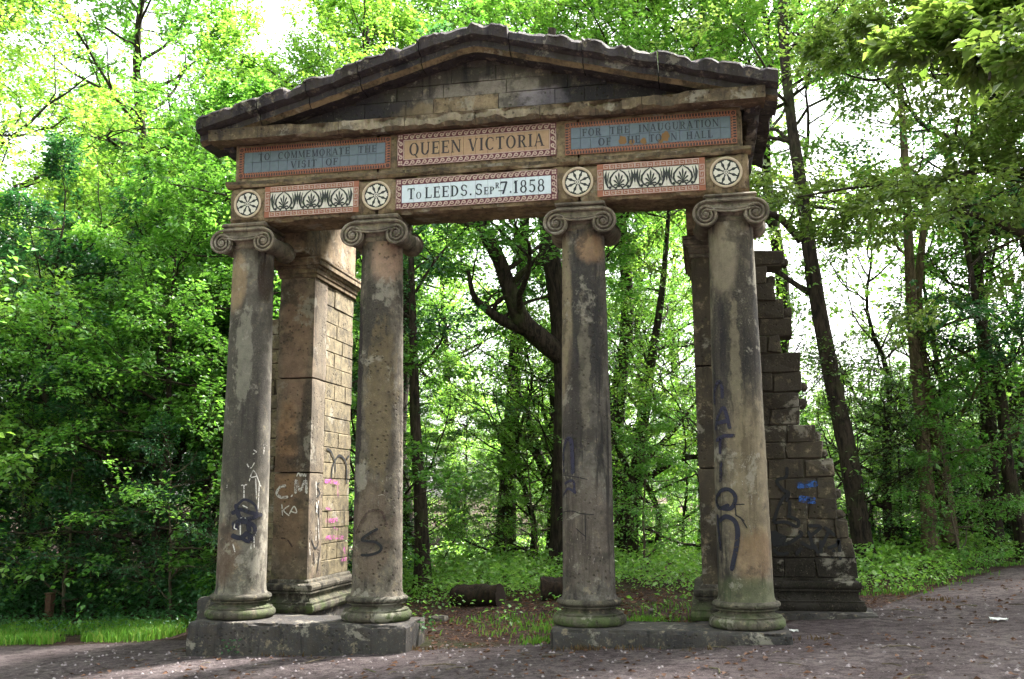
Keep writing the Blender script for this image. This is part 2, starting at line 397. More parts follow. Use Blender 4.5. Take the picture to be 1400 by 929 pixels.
M['corona_stone'] = stone_mat('corona_stone', '#766851', '#584c3c', '#2c2724', (.50, .68), [((-.5,-.45,5.65),(1.3,.3,.2),.9,5,.5,'#a89c86',.55)], off=6.4, bstr=.8)
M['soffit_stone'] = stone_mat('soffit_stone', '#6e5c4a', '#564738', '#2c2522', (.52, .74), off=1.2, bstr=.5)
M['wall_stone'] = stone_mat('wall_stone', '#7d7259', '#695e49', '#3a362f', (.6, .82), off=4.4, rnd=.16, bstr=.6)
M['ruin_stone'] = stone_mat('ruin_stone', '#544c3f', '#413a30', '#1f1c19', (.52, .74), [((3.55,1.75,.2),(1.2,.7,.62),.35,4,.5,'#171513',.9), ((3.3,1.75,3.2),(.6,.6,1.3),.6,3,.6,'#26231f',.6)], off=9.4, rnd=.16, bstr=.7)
M['mortar'] = flat_mat('mortar', '#463f35', .95, .5, 25)
M['tymp_stone'] = stone_mat('tympanum_stone', '#4c4641', '#3a3639', '#1f1e22', (.48, .66), [((.1,-.15,5.98),(.75,.5,.26),.9,5,.5,'#8f867c',.8), ((.75,-.15,5.9),(.3,.5,.16),.8,6,.5,'#8d8590',.7), ((-.45,-.15,5.85),(.5,.5,.13),.8,5,.5,'#86745a',.8), ((-1.9,-.15,5.9),(1.0,.5,.4),.4,3,.7,'#2b2930',.8), ((1.9,-.15,5.9),(1.0,.5,.4),.4,3,.7,'#28262c',.8)], off=2.2, rnd=.14, bstr=.8)
M['tymp_pale'] = stone_mat('tympanum_bare_stone', '#8f7d64', '#746350', '#4a423a', (.6, .8), off=2.6, rnd=.1)
M['pier_stone'] = stone_mat('pier_stone', '#7f7060', '#64584a', '#332e2b', (.54, .76),
    [((-2.50,.56,3.25),(.20,.4,.8),.5,4,.6,'#8d705c',.6), ((-2.60,.56,1.9),(.14,.3,.6),.8,5,.6,'#9a7452',.6), ((-2.55,.56,1.15),(.22,.4,.55),.6,5,.6,'#80664e',.5),
     ((-2.33,.56,2.2),(.08,.2,.7),.7,6,.5,'#332e2a',.8), ((-2.6,.56,1.75),(.25,.3,.12),.7,6,.5,'#4a3f36',.7), ((-2.26,.8,2.6),(.2,.2,1.8),.9,5,.7,'#5b5547',.6)], off=5.1, moss=(.3, .75, '#5c5e3a'))

def make_column(i):
    X = COLX[i]; P = group_part('column', CLAB[i])
    ms = M['column_stone'][i]
    # shaft with slight entasis, worn surface
    prof = []
    z0, z1 = .262, 4.335
    N = 90
    for k in range(N+1):
        t = k/N; z = z0+(z1-z0)*t
        r = .284-(.284-.240)*(t**1.35)
        if t < .022: r += .022*(1-t/.022)**2
        if t > .975: r += .012*((t-.975)/.025)
        prof.append((r, z))
    def fn(r, z, an):
        q = fbm(X*3+sin(an)*1.2, cos(an)*1.2, z*1.1, 4)*.0035+fbm(X+sin(an)*4, cos(an)*4, z*4.5, 4)*.0022
        if i == 1:   # the flaked hollow round the S
            d = sqrt(((an-.02 if an < pi else an-2*pi-.02)*.28/.17)**2+((z-1.02)/.26)**2)+.15*nz(an*6, z*6, 1)
            q -= .016*smooth((1.05-d)/.18)
        return r+q
    mb = MB(); mb.lathe(prof, X, 0, 72, fn); sub('shaft', mb, ms, P, smooth_ang=60)
    # attic base: two tori and a hollow between them
    pr = [(.34, -.004)]
    for k in range(9):
        a = -pi/2+pi*k/8; pr.append((.345+.055*cos(a), .055+.055*sin(a)))
    pr += [(.346, .111), (.362, .112), (.362, .123), (.344, .124)]
    for k in range(8):
        t = k/7; pr.append((.338-.052*sin(pi*t*.85)-.010*t, .124+.062*t))
    pr += [(.322, .186), (.330, .187), (.332, .199), (.318, .200)]
    for k in range(8):
        a = -pi/2+pi*k/7; pr.append((.306+.046*cos(a), .236+.035*sin(a)))
    pr += [(.300, .274)]
    def fb(r, z, an):
        c = nz(sin(an)*2.2+X*5, cos(an)*2.2, z*6+i)
        return r-.022*max(0, c-.12)*1.6+fbm(sin(an)*5+X, cos(an)*5, z*9, 3)*.004
    mb = MB(); mb.lathe(pr, X, 0, 64, fb); sub('base', mb, M['base_stone'], P, smooth_ang=32)
    # ionic capital
    mb = MB()
    vx, vz, vr = .264, 4.369, .147
    FY = -.318
    mb.lathe([(.245, 4.30), (.262, 4.318), (.268, 4.335), (.262, 4.352), (.275, 4.37), (.292, 4.395), (.30, 4.42), (.29, 4.45), (.25, 4.46)], X, 0, 40,
             lambda r, z, an: r+(.008*cos(an*20) if 4.36 < z < 4.43 else 0))
    for sgn in (-1, 1):
        # bolster between the front and the back volute
        ys = np.linspace(FY+.022, -FY-.022, 15)
        mb.tube([(X+sgn*vx, y, vz) for y in ys], [vr*(.93-.24*(1-(abs(y)/.31)**2.2)) for y in ys], 28)
        for face in (-1, 1):
            yy = face*FY*-1 if face > 0 else FY
            fy = FY if face < 0 else -FY
            pts = []; rr = []
            T = 2.6
            for k in range(86):
                t = k/85; a = pi/2-sgn*2*pi*T*t
                r = vr*(1.0-.80*t**.85)
                pts.append((X+sgn*vx+r*cos(a)*(1), fy, vz+r*sin(a))); rr.append(.0175*(1-.45*t)*(1+.18*nz(t*9, X, sgn)))
            mb.tube(pts, rr, 6)
            ey = fy
            # the eye
            mb.tube([(X+sgn*vx, ey+.02*(1 if face < 0 else -1), vz), (X+sgn*vx, ey-.002*(1 if face < 0 else -1), vz), (X+sgn*vx, ey-.018*(1 if face < 0 else -1), vz)], [.034, .034, .016], 14)
    # channel band between the volutes with a sagging lower lip
    for fy in (FY, -FY):
        o = -1 if fy < 0 else 1
        top = [(X-vx+2*vx*k/20, vz+vr) for k in range(21)]
        bot = [(X-vx+2*vx*k/20, vz+.052-.035*sin(pi*k/20)) for k in range(21)]
        y0, y1 = (fy+.016, fy+.09) if fy < 0 else (fy-.09, fy-.016)
        mb.prism(bot+top[::-1], y0, y1)
        mb.tube([(x, fy+o*.006, z) for x, z in top], .0165, 6)
        mb.tube([(x, fy+o*.006, z+.005) for x, z in bot], .012, 6)
        mb.tube([(x, fy+o*.006, z+.033) for x, z in bot], .007, 6)
    mb.cbox(X-.27, X+.27, -.285, .285, 4.44, 4.55, .01)
    mb.cbox(X-.262, X+.262, -.300, .300, 4.530, 4.562, .008, .003, rng); mb.cbox(X-.285, X+.285, -.318, .318, 4.562, 4.603, .012, .004, rng)
    o = sub('capital', mb, M['capital_stone'], P, smooth_ang=40)
    return P
COLS = [make_column(i) for i in range(4)]

# plinths
mb = MB(); mb.rbox(-3.26, -.72, -.46, .335, -.62, 0, .035, .004, .055, .05, 3); part('plinth', mb, M['plinth_stone'], label='taller plinth under the pair of columns with chipped corners')
mb = MB(); mb.rbox(.83, 3.27, -.46, .335, -.62, 0, .035, .004, .06, .05, 11); part('plinth', mb, M['plinth_stone'], label='low plinth half sunk in the path under two columns')
mb = MB(); mb.rbox(-3.0, -2.18, .34, 2.2, -.62, -.006, .06, .006, .04, .08, 5); part('return_plinth', mb, M['plinth_stone'])
mb = MB(); mb.rbox(2.31, 3.05, .34, 2.2, -.62, -.006, .06, .006, .04, .08, 8); part('return_plinth', mb, M['plinth_stone'])

# piers behind the outer columns
def base_mould(mb, x0, x1, y0, y1, zb, zt, seed=0, sc_=1.0):
    """stacked torus and hollow mouldings running round a rectangular foot"""
    H = zt-zb
    prof = [(.115, 0), (.132, .05), (.140, .13), (.132, .22), (.112, .27), (.118, .275), (.118, .32), (.085, .325), (.060, .40), (.048, .50), (.052, .58), (.086, .60), (.086, .65), (.070, .655), (.094, .70), (.102, .78), (.094, .86), (.06, .90), (.026, .905), (.022, .97), (.006, 1.0), (0, 1.02)]
    loop = []
    per = []
    def ring(off, z):
        X0, X1, Y0, Y1 = x0-off, x1+off, y0-off, y1+off; pts = []
        n = 14
        for k in range(n): pts.append((X0+(X1-X0)*k/n, Y0))
        for k in range(n): pts.append((X1, Y0+(Y1-Y0)*k/n))
        for k in range(n): pts.append((X1-(X1-X0)*k/n, Y1))
        for k in range(n): pts.append((X0, Y1-(Y1-Y0)*k/n))
        out = []
        for x, y in pts:
            c = max(0, nz(x*4+seed, y*4, z*7))*.03*(1 if off > .02 else 0)
            cx_, cy_ = (x0+x1)/2, (y0+y1)/2
            l = sqrt((x-cx_)**2+(y-cy_)**2); out.append((x-(x-cx_)/l*c, y-(y-cy_)/l*c, z))
        return out
    vs = []; n = 56
    for off, t in prof: vs += ring(off*sc_, zb+H*t)
    m = len(prof)
    fs = [(i*n+k, i*n+(k+1) % n, (i+1)*n+(k+1) % n, (i+1)*n+k) for i in range(m-1) for k in range(n)]
    fs += [tuple(range(n-1, -1, -1)), tuple((m-1)*n+k for k in range(n))]
    mb.add(vs, fs)
def cap_mould(mb, x0, x1, y0, y1, zb, zt):
    H = zt-zb
    for off, a, b in ((.015, 0, .2), (.03, .2, .45), (.052, .45, .6), (.08, .6, .86), (.09, .86, 1.0)):
        mb.cbox(x0-off, x1+off, y0-off, y1+off, zb+H*a-.003, zb+H*b, .008, .003, rng)
def pier(x0, x1, lab):
    P = group_part('pier', lab)
    sgn = 1 if x0 < 0 else -1
    mb = MB(); mb.rbox(x0, x1, .565, 1.01, .36, 1.656, .06, .003, .006, .03, x0); mb.rbox(x0, x1, .565, 1.01, 1.660, 2.826, .06, .003, .006, .03, x0+3); mb.rbox(x0, x1, .565, 1.01, 2.830, 4.115, .06, .003, .006, .03, x0+5)
    mb.v = [(a, b, c) for a, b, c in mb.v]
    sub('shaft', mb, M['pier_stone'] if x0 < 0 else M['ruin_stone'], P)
    mb = MB(); base_mould(mb, x0, x1, .565, 2.0, -.005, .37, x0); sub('base', mb, M['base_stone'], P, smooth_ang=28)
    mb = MB(); cap_mould(mb, x0, x1, .565, 2.0, 4.11, 4.36); sub('capital', mb, M['capital_stone'] if x0 > 0 else M['lintel_stone'], P)
    return P
PIER_L = pier(-2.75, -2.272, 'orange stained pier chalked with the letters C.M')
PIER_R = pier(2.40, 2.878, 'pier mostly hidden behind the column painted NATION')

# coursed walls, each stone its own block
def course_wall(name, label, face, a0, a1fn, z0, z1, b0, b1, mat, seed, hmin=.19, hmax=.25, lmin=.3, lmax=.62, notch=None, a0fn=None):
    """face 'x': blocks run along y and show their +-x face; face 'y': blocks run along x"""
    r = random.Random(seed); P = group_part(name, label)
    z = z0; core = MB(); row = 0
    while z < z1-.08:
        h = r.uniform(hmin, hmax)
        if z+h > z1-.08: h = z1-z
        a1 = a1fn(z+h*.5); a = (a0 if a0fn is None else a0fn(z+h*.5))
        first = True
        core.box(a+.03, a1-.03, b0+.03, b1-.03, z+.001, z+h-.001) if face == 'y' else core.box(b0+.03, b1-.03, a+.03, a1-.03, z+.001, z+h-.001)
        while a < a1-.05:
            L = r.uniform(lmin, lmax)*(.6 if first and row % 2 else 1)
            if a+L > a1-.16: L = a1-a
            first = False
            mb = MB(); g = .003; d = r.uniform(-.006, .008); d2 = r.uniform(-.005, .006)
            if face == 'y': mb.cbox(a+g, a+L-g, b0-d, b1+d2, z+g, z+h-g, .010, .004 if a+L < a1-.01 else .022, r)
            else: mb.cbox(b0-d2, b1+d, a+g, a+L-g, z+g, z+h-g, .006, .003, r)
            sub('stone', mb, mat, P, smooth_ang=None); a += L
        if name == 'wing_wall' and z > z0+.3 and r.random() < .7 and a1fn(z) > 0:
            e = r.uniform(.05, .13); mb = MB(); y0 = b0+r.uniform(.03, .12)
            mb.rbox(a1-.02, a1+e, y0, y0+r.uniform(.12, .25), z+.002, z+h*r.uniform(.35, .8), .03, .012, .04, .05, r.random()*50); sub('broken_stone', mb, mat, P, smooth_ang=None)
        z += h; row += 1
    sub('mortar_core', core, M['mortar'], P, smooth_ang=None)
    return P
WALL_L = course_wall('side_wall', None, 'x', 1.02, lambda z: 1.99, .372, 4.10, -2.72, -2.292, M['wall_stone'], 21, .185, .225)
WALL_R = course_wall('side_wall', None, 'x', 1.02, lambda z: 1.99, .372, 4.10, 2.42, 2.86, M['wall_stone'], 22, .185, .225)
rr_ = random.Random(12)
_prof = [(.0, 4.27), (.6, 4.24), (.8, 4.12), (1.05, 4.14), (1.30, 4.10), (1.5, 4.03), (1.75, 3.92), (1.95, 3.86), (2.2, 3.80), (2.45, 3.68), (2.7, 3.60), (2.9, 3.70), (3.1, 3.58), (3.35, 3.56), (3.55, 3.62), (3.75, 3.52), (3.9, 3.36), (4.05, 3.44), (4.2, 3.47), (4.5, 3.48)]
def ruin_edge(z):
    for (a, b), (c, d) in zip(_prof, _prof[1:]):
        if a <= z <= c: return b+(d-b)*(z-a)/(c-a)+rr_.uniform(-.11, .10)
    return 3.45
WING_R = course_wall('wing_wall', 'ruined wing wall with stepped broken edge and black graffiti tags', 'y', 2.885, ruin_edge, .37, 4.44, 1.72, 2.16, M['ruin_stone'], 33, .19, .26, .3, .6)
WING_L = course_wall('wing_wall', 'wing wall mostly hidden behind the outermost scribbled column', 'y', 0, lambda z: -2.76, .37, 3.98, 1.72, 2.16, M['wall_stone'], 35, .19, .25, .28, .5,
                     a0fn=lambda z: -min(3.78, ruin_edge(z)-.06))
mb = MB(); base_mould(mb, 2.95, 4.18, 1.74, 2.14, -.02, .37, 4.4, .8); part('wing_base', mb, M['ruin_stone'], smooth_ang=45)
mb = MB(); mb.rbox(2.95, 4.42, 1.45, 2.3, -.5, -.012, .08, .008, .06, .12, 44); part('wing_plinth', mb, M['plinth_stone'])
mb = MB(); base_mould(mb, -3.80, -2.85, 1.74, 2.14, .04, .37, 6.4, .8); part('wing_base', mb, M['wall_stone'], smooth_ang=45)
mb = MB(); mb.rbox(-4.22, -2.95, 1.45, 2.3, -.6, .05, .08, .008, .06, .12, 47); part('wing_plinth', mb, M['plinth_stone'])

# architrave and frieze: three lintels each
for k, (a, b) in enumerate(((-3.062, -1.196), (-1.190, 1.190), (1.196, 3.062))):
    mb = MB(); mb.rbox(a, b, -.275, .275, 4.606, 5.055, .055, .004, .045, .05, 50+k)
    part('architrave_lintel', mb, M['lintel_stone'])
    mb = MB()
    # moulded fillet over the architrave with a broken lip
    st = 46; xs = np.linspace(a-(.03 if k == 0 else 0), b+(.03 if k == 2 else 0), st); vs = []
    for x in xs:
        br = .036*smooth((nz(x*2.1+9, 3, k)+.3)*1.6)+.022*max(0, nz(x*8, 1, 7))+.014*max(0, nz(x*19, 1, 7)); ch = (k != 1) and abs(x) > 2.9
        br = 0 if ch else br
        lip = .014*nz(x*5, 5, 2)+.008*nz(x*17, 5, 2)
        vs += [(x, -.20, 5.052), (x, -.281, 5.052), (x, -.325+br, 5.082+lip), (x, -.328+br, 5.118+lip), (x, -.300+br*.6, 5.128), (x, -.20, 5.134)]
    n = 6; fs = [(i*n+j, (i+1)*n+j, (i+1)*n+j+1, i*n+j+1) for i in range(st-1) for j in range(n-1)]
    fs += [tuple(range(n))[::-1], tuple((st-1)*n+j for j in range(n))]
    mb.add(vs, [f[::-1] for f in fs]); mb.m = [1 if (q < (st-1)*(n-1) and q % (n-1) in (2, 3)) else 0 for q in range(len(fs))]; part('architrave_fillet', mb, [M['lintel_stone'], M['corona_stone']], smooth_ang=30)
    mb = MB(); mb.rbox(a+(.05 if k == 0 else 0), b-(.05 if k == 2 else 0), -.258, .26, 5.060, 5.605, .06, .004, .012, .03, 60+k)
    part('frieze_block', mb, M['lintel_stone'])
# returns over the piers
for s_ in (-1, 1):
    x0, x1 = (-3.03, -2.31) if s_ < 0 else (2.36, 3.03)
    mb = MB(); mb.rbox(x0, x1, .279, 2.12, 4.365, 5.60, .08, .006, .03, .06, 70+s_); part('return_beam', mb, M['lintel_stone'])
    mb = MB(); mb.rbox(x0-.18 if s_ < 0 else x1, x0 if s_ < 0 else x1+.2, -.25, 2.15, 5.55, 5.74, .08, .006, .06, .08, 74+s_); part('side_cornice', mb, M['sima_stone'])

# corona: horizontal cornice in seven stones with a broken lip
edges = [-3.262, -2.36, -1.62, -.82, .02, .78, 1.93, 3.262]
for k in range(7):
    a, b = edges[k]+.003, edges[k+1]-.003
    st = max(10, int((b-a)/.03)); xs = np.linspace(a, b, st); vs = []
    for x in xs:
        wk = smooth((2.35-abs(x-.1))/.35)                     # intact at both ends
        br = wk*(.04+.11*max(0, .3+nz(x*2.3, 8, 1))+.06*nz(x*6, 2, 3)+.035*nz(x*17, 2, 3))
        lo = wk*(.012+.085*max(0, .2+nz(x*2.6, 4, 9))+.045*max(0, nz(x*8, 3, 5))+.03*max(0, nz(x*21, 3, 5)))
        hi = wk*(.05*max(0, .2+nz(x*2.7, 6, 2))+.035*max(0, nz(x*9, 9, 5))+.02*max(0, nz(x*20, 9, 5)))
        vs += [(x, -.16, 5.600), (x, -.30, 5.600), (x, -.31, 5.585), (x, -.44+br*.8, 5.588), (x, -.484+br, 5.594+lo), (x, -.486+br, 5.70-hi), (x, -.50+br*1.3, 5.728-hi), (x, -.42, 5.737), (x, -.16, 5.737)]
    n = 9; fs = [(i*n+j, i*n+(j+1) % n, (i+1)*n+(j+1) % n, (i+1)*n+j) for i in range(st-1) for j in range(n)]
    fs += [tuple(range(n)), tuple((st-1)*n+j for j in range(n))[::-1]]
    mb = MB(); mb.add(vs, [f for f in fs]); mb.m = [0 if (q < (st-1)*n and q % n in (4, 5, 6)) else 1 for q in range(len(fs))]
    part('corona_stone', mb, [M['corona_stone'], M['soffit_stone']], smooth_ang=30)

# raking cornice stones, tympanum stones, roof slabs
SL = .272
def rake(x): return 6.79-SL*abs(x)-.02*max(0, .15-abs(x))/.15
def rake_block(a, b, seed):
    st = max(8, int(abs(b-a)/.035)); xs = np.linspace(a, b, st); vs = []
    for x in xs:
        zt = rake(x)+.010*nz(seed*5.1, 1, 4)+.008*nz(x*8+seed, 2, 5)+.006*nz(x*21, 2, seed)-.024*smooth((nz(x*3.1, seed, 8)-.2)*4)-.010*smooth((nz(x*9.7, seed, 3)-.25)*6)
        zb = rake(x)-.262+.010*nz(seed*5.1, 1, 4)+.008*nz(x*7, 4, seed); c = .07*smooth((nz(x*3.3, seed, 2)-.1)*5)+.03*smooth((nz(x*11, 6, 1)-.1)*5)+.012*nz(x*24, 6, 1)
        vs += [(x, .05, zb-.03), (x, -.36, zb-.03), (x, -.40, zb), (x, -.425, zb+.012), (x, -.43, zb+.085), (x, -.47, zb+.09), (x, -.545+c*.3, zb+.118), (x, -.568+c*.6, zb+.205), (x, -.585+c, zt-.028-c*.3), (x, -.565+c*1.4, zt), (x, -.3, zt+.012*nz(x*6, 3, 9)), (x, .05, zt-.01)]
    n = 12; fs = [(i*n+j, i*n+(j+1) % n, (i+1)*n+(j+1) % n, (i+1)*n+j) for i in range(st-1) for j in range(n)]
    fs += [tuple(range(n)), tuple((st-1)*n+j for j in range(n))[::-1]]
    mb = MB(); mb.add(vs, fs if b > a else [f[::-1] for f in fs])
    mb.m = [1 if (k < (st-1)*n and k % n in (1, 2)) else 0 for k in range(len(mb.f))]
    part('raking_cornice_stone', mb, [M['sima_stone'], M['lintel_stone']], smooth_ang=32)
ed = [-3.40, -2.62, -2.0, -1.36, -.62, .44, 1.28, 2.12, 3.40]
for k in range(8): rake_block(ed[k]+.006, ed[k+1]-.006, k*1.7)
# tympanum
TY = group_part('tympanum', 'triangular pediment wall of blackened stones with a few bare tan ones')
r7 = random.Random(77); z = 5.738; core = MB(); row = 0
core.prism([(-2.9, 5.739), (2.9, 5.739), (0, 6.52)], -.13, .1); sub('mortar_core', core, M['mortar'], TY, smooth_ang=None)
pale = {(0, 3), (0, 4), (1, 4), (0, 6), (2, 3)}
while z < 6.45:
    h = (.11, .19, .17, .18, .14, .12)[min(row, 5)]
    half = (6.53-(z+h*.3))/SL-.1
    a = -half; c = 0
    while a < half-.1:
        L = r7.uniform(.3, .8)
        if a+L > half-.2: L = half-a
        mb = MB(); g = .004; d = r7.uniform(0, .012)
        zl = min(z+h-g, 6.55-SL*abs(a+.0)+.05); zr = min(z+h-g, 6.55-SL*abs(a+L)+.05)
        mb.prism([(a+g, z+g), (a+L-g, z+g), (a+L-g, max(z+.03, zr)), (a+g, max(z+.03, zl))], -.15-d, -.02)
        sub('stone', mb, M['tymp_pale'] if (row == 0 and -.75 < a < .2) or (row == 1 and -.62 < a < -.3) or (row == 0 and .75 < a < 1.2) else M['tymp_stone'], TY, smooth_ang=None)
        a += L; c += 1
    z += h; row += 1
for s_ in (-1, 1):
    for k in range(4):
        x0, x1 = .02+k*.845, .02+(k+1)*.845-.01
        mb = MB(); mb.rbox(x0, x1, .06, 2.2, -.13, -.005, .12, .008, .04, .1, 90+k+s_*5)
        mb.v = [(s_*x, y, zz+rake(x)-.07) for x, y, zz in mb.v]
        if s_ < 0: mb.f = [f[::-1] for f in mb.f]
        part('roof_slab', mb, M['sima_stone'])
# ------------------------------------------------------------------ inscription panels: tiles, borders, lettering
M['tile_blue'] = flat_mat('slate_blue_tile', '#5d6975', .45, .5, 9, '#3a424c', .5)
M['tile_pale'] = flat_mat('pale_blue_tile', '#cfdae2', .35, .4, 9, '#98a6b0', .5)
M['tile_white'] = flat_mat('cream_tile', '#d6d0c4', .4, .45, 12, '#a89f90', .5)
M['tile_terra'] = flat_mat('terracotta_tile', '#a98a6c', .6, .5, 9, '#765a4c', .4)
M['tile_orange'] = flat_mat('orange_tile', '#945f48', .6, .6, 14, '#8e4a30', .4)
M['tile_red'] = flat_mat('dark_red_tile', '#5f2a34', .5, .3, 14, '#4a1a22', .4)
M['ink_navy'] = flat_mat('navy_glaze', '#11162a', .4, .15, 20, None, .5)
M['ink_black'] = flat_mat('black_glaze', '#131417', .4, .15, 20, None, .5)
M['ink_maroon'] = flat_mat('maroon_glaze', '#24101a', .4, .15, 20, None, .5)
M['tile_pink'] = flat_mat('pale_pink_tile', '#b59c90', .5, .5, 14, '#a07a70', .4)
M['rim_stone'] = flat_mat('rosette_rim', '#c4b29a', .8, .4, 30, '#7d6f5c', .2)
M['bare_bed'] = flat_mat('bare_tile_bed', '#7d6244', .95, .6, 20, '#7d5a38', .1)

class Flat:
    """2-D shapes laid on a wall plane, each a hair prouder than the last"""
    def __init__(s, y): s.mb = MB(); s.y = y; s.k = 0
    def poly(s, pts):
        s.k += 1; s.mb.flat(pts, s.y-.00006*(s.k % 40))
    def strip(s, pts, wd):
        n = len(pts); L = []; Rr = []
        for i in range(n):
            a = pts[max(0, i-1)]; b = pts[min(n-1, i+1)]; dx, dz = b[0]-a[0], b[1]-a[1]; l = sqrt(dx*dx+dz*dz)+1e-9
            ww = wd[i] if hasattr(wd, '__len__') else wd
            L.append((pts[i][0]-dz/l*ww/2, pts[i][1]+dx/l*ww/2)); Rr.append((pts[i][0]+dz/l*ww/2, pts[i][1]-dx/l*ww/2))
        s.k += 1; y = s.y-.00006*(s.k % 40)
        s.mb.add([(x, y, z) for x, z in L+Rr], [(i, n+i, n+i+1, i+1) for i in range(n-1)])
    def rect(s, x0, x1, z0, z1): s.poly([(x0, z0), (x1, z0), (x1, z1), (x0, z1)])
    def disc(s, cx, cz, r, n=20): s.poly([(cx+r*cos(2*pi*i/n), cz+r*sin(2*pi*i/n)) for i in range(n)])
    def ring(s, cx, cz, r0, r1, n=40):
        s.strip([(cx+(r0+r1)/2*cos(2*pi*i/n), cz+(r0+r1)/2*sin(2*pi*i/n)) for i in range(n+1)], r1-r0)

# a roman alphabet drawn from stems, hairlines, bows and serifs; unit cap height
TK, TN = .19, .085
def glyph(ch):
    """returns (width, list of polygons-as-(kind, data))"""
    S = []
    def V(x, y0=0, y1=1, w=TK, s0=1, s1=1):
        S.append(('p', [(x-w/2, y0), (x+w/2, y0), (x+w/2, y1), (x-w/2, y1)]))
        if s0: S.append(('p', [(x-w/2-.09, y0), (x+w/2+.09, y0), (x+w/2+.09, y0+.06), (x-w/2-.09, y0+.06)]))
        if s1: S.append(('p', [(x-w/2-.09, y1-.06), (x+w/2+.09, y1-.06), (x+w/2+.09, y1), (x-w/2-.09, y1)]))
    def H(x0, x1, y, h=TN): S.append(('p', [(x0, y-h/2), (x1, y-h/2), (x1, y+h/2), (x0, y+h/2)]))
    def D(a, b, w, s0=0, s1=0):
        S.append(('p', [(a[0]-w/2, a[1]), (a[0]+w/2, a[1]), (b[0]+w/2, b[1]), (b[0]-w/2, b[1])]))
        for p, f in ((a, s0), (b, s1)):
            if f:
                y0 = p[1] if p[1] < .5 else p[1]-.06
                S.append(('p', [(p[0]-w/2-.08, y0), (p[0]+w/2+.08, y0), (p[0]+w/2+.08, y0+.06), (p[0]-w/2-.08, y0+.06)]))
    def A(cx, cz, rx, rz, a0, a1, wt=TK, wn=TN*.8, n=18):
        o = []; q = []
        for i in range(n+1):
            a = radians(a0+(a1-a0)*i/n); o.append((cx+rx*cos(a), cz+rz*sin(a))); q.append((cx+(rx-wt)*cos(a), cz+(rz-wn)*sin(a)))
        S.append(('b', o, q))
    def E(x, y, d=.2, w=.06): S.append(('p', [(x-w/2, y), (x+w/2, y), (x+w/2, y+d), (x-w/2, y+d)]))
    W = .8
    if ch == 'T': V(.4, s1=0); H(.02, .78, .955); E(.05, .76); E(.75, .76); W = .8
    elif ch in 'Oo': A(.45, .5, .44, .52, 0, 360, n=32); W = .9
    elif ch == 'Q': A(.45, .5, .44, .52, 0, 360, n=32); D((.78, -.2), (.45, .12), .14); W = .9
    elif ch == 'C': A(.47, .5, .45, .52, 52, 315, n=28); E(.74, .68, .24); W = .84
    elif ch == 'G': A(.47, .5, .45, .52, 52, 318, n=28); E(.74, .68, .24); V(.75, .06, .45, .16, 0, 1); W = .92
    elif ch == 'M': V(.14, w=.08); D((.16, 1), (.5, .04), .17); D((.5, .04), (.84, 1), .08); V(.88); W = 1.04
    elif ch == 'E': V(.2); H(.2, .72, .96); H(.2, .72, .04); H(.2, .56, .51); E(.7, 0, .26); E(.7, .74, .26); E(.56, .39, .24); W = .78
    elif ch == 'F': V(.2); H(.2, .72, .96); H(.2, .56, .51); E(.7, .74, .26); E(.56, .39, .24); W = .74
    elif ch == 'L': V(.2); H(.2, .72, .04); E(.7, 0, .3); W = .76
    elif ch == 'R': V(.2); A(.36, .74, .36, .26, -90, 90); H(.2, .38, .955, .07); H(.2, .38, .515, .07); D((.72, 0), (.42, .5), .17, 1, 0); W = .84
    elif ch == 'P': V(.2); A(.36, .73, .36, .27, -90, 90); H(.2, .38, .955, .07); H(.2, .38, .495, .07); W = .76
    elif ch == 'D': V(.2); A(.34, .5, .5, .5, -90, 90, n=24); H(.2, .36, .96, .07); H(.2, .36, .04, .07); W = .92
    elif ch == 'A': D((.1, 0), (.42, 1), .08, 1, 0); D((.76, 0), (.43, 1), .18, 1, 0); H(.24, .64, .34, .07); W = .88
    elif ch == 'H': V(.2); V(.76); H(.2, .76, .51, .08); W = .96
    elif ch == 'V': D((.42, 0), (.12, 1), .18, 0, 1); D((.42, 0), (.74, 1), .08, 0, 1); W = .86
    elif ch == 'I': V(.2); W = .4
    elif ch == 'S': A(.38, .73, .32, .29, 25, 270, .15, .085); A(.38, .27, .33, .29, -160, 90, .15, .085); E(.66, .70, .22); E(.08, .08, .22); W = .76
    elif ch == 'N': V(.16, w=.08); D((.16, 1), (.78, 0), .19); V(.8, w=.08, s0=0); W = .94
    elif ch == 'U': V(.2, .3, 1, TK, 0, 1); A(.46, .34, .355, .36, 180, 360, .19, .09); V(.775, .3, 1, .085, 0, 1); W = .92
    elif ch == '7': H(.06, .66, .94, .12); D((.28, 0), (.62, .94), .17); E(.08, .76, .2); W = .7
    elif ch == '1': V(.24); D((.08, .78), (.2, .98), .1); W = .46
    elif ch == '8': A(.34, .74, .26, .27, 0, 360, .13, .07, 24); A(.34, .27, .31, .29, 0, 360, .15, .08, 24); W = .68
    elif ch == '5': H(.14, .58, .94, .12); V(.15, .5, 1, .08, 0, 0); A(.3, .31, .32, .33, -150, 110, .16, .08); W = .66
    elif ch == '.': S.append(('p', [(.1, 0), (.27, 0), (.27, .17), (.1, .17)])); W = .36
    elif ch == ' ': W = .42
    return W, S
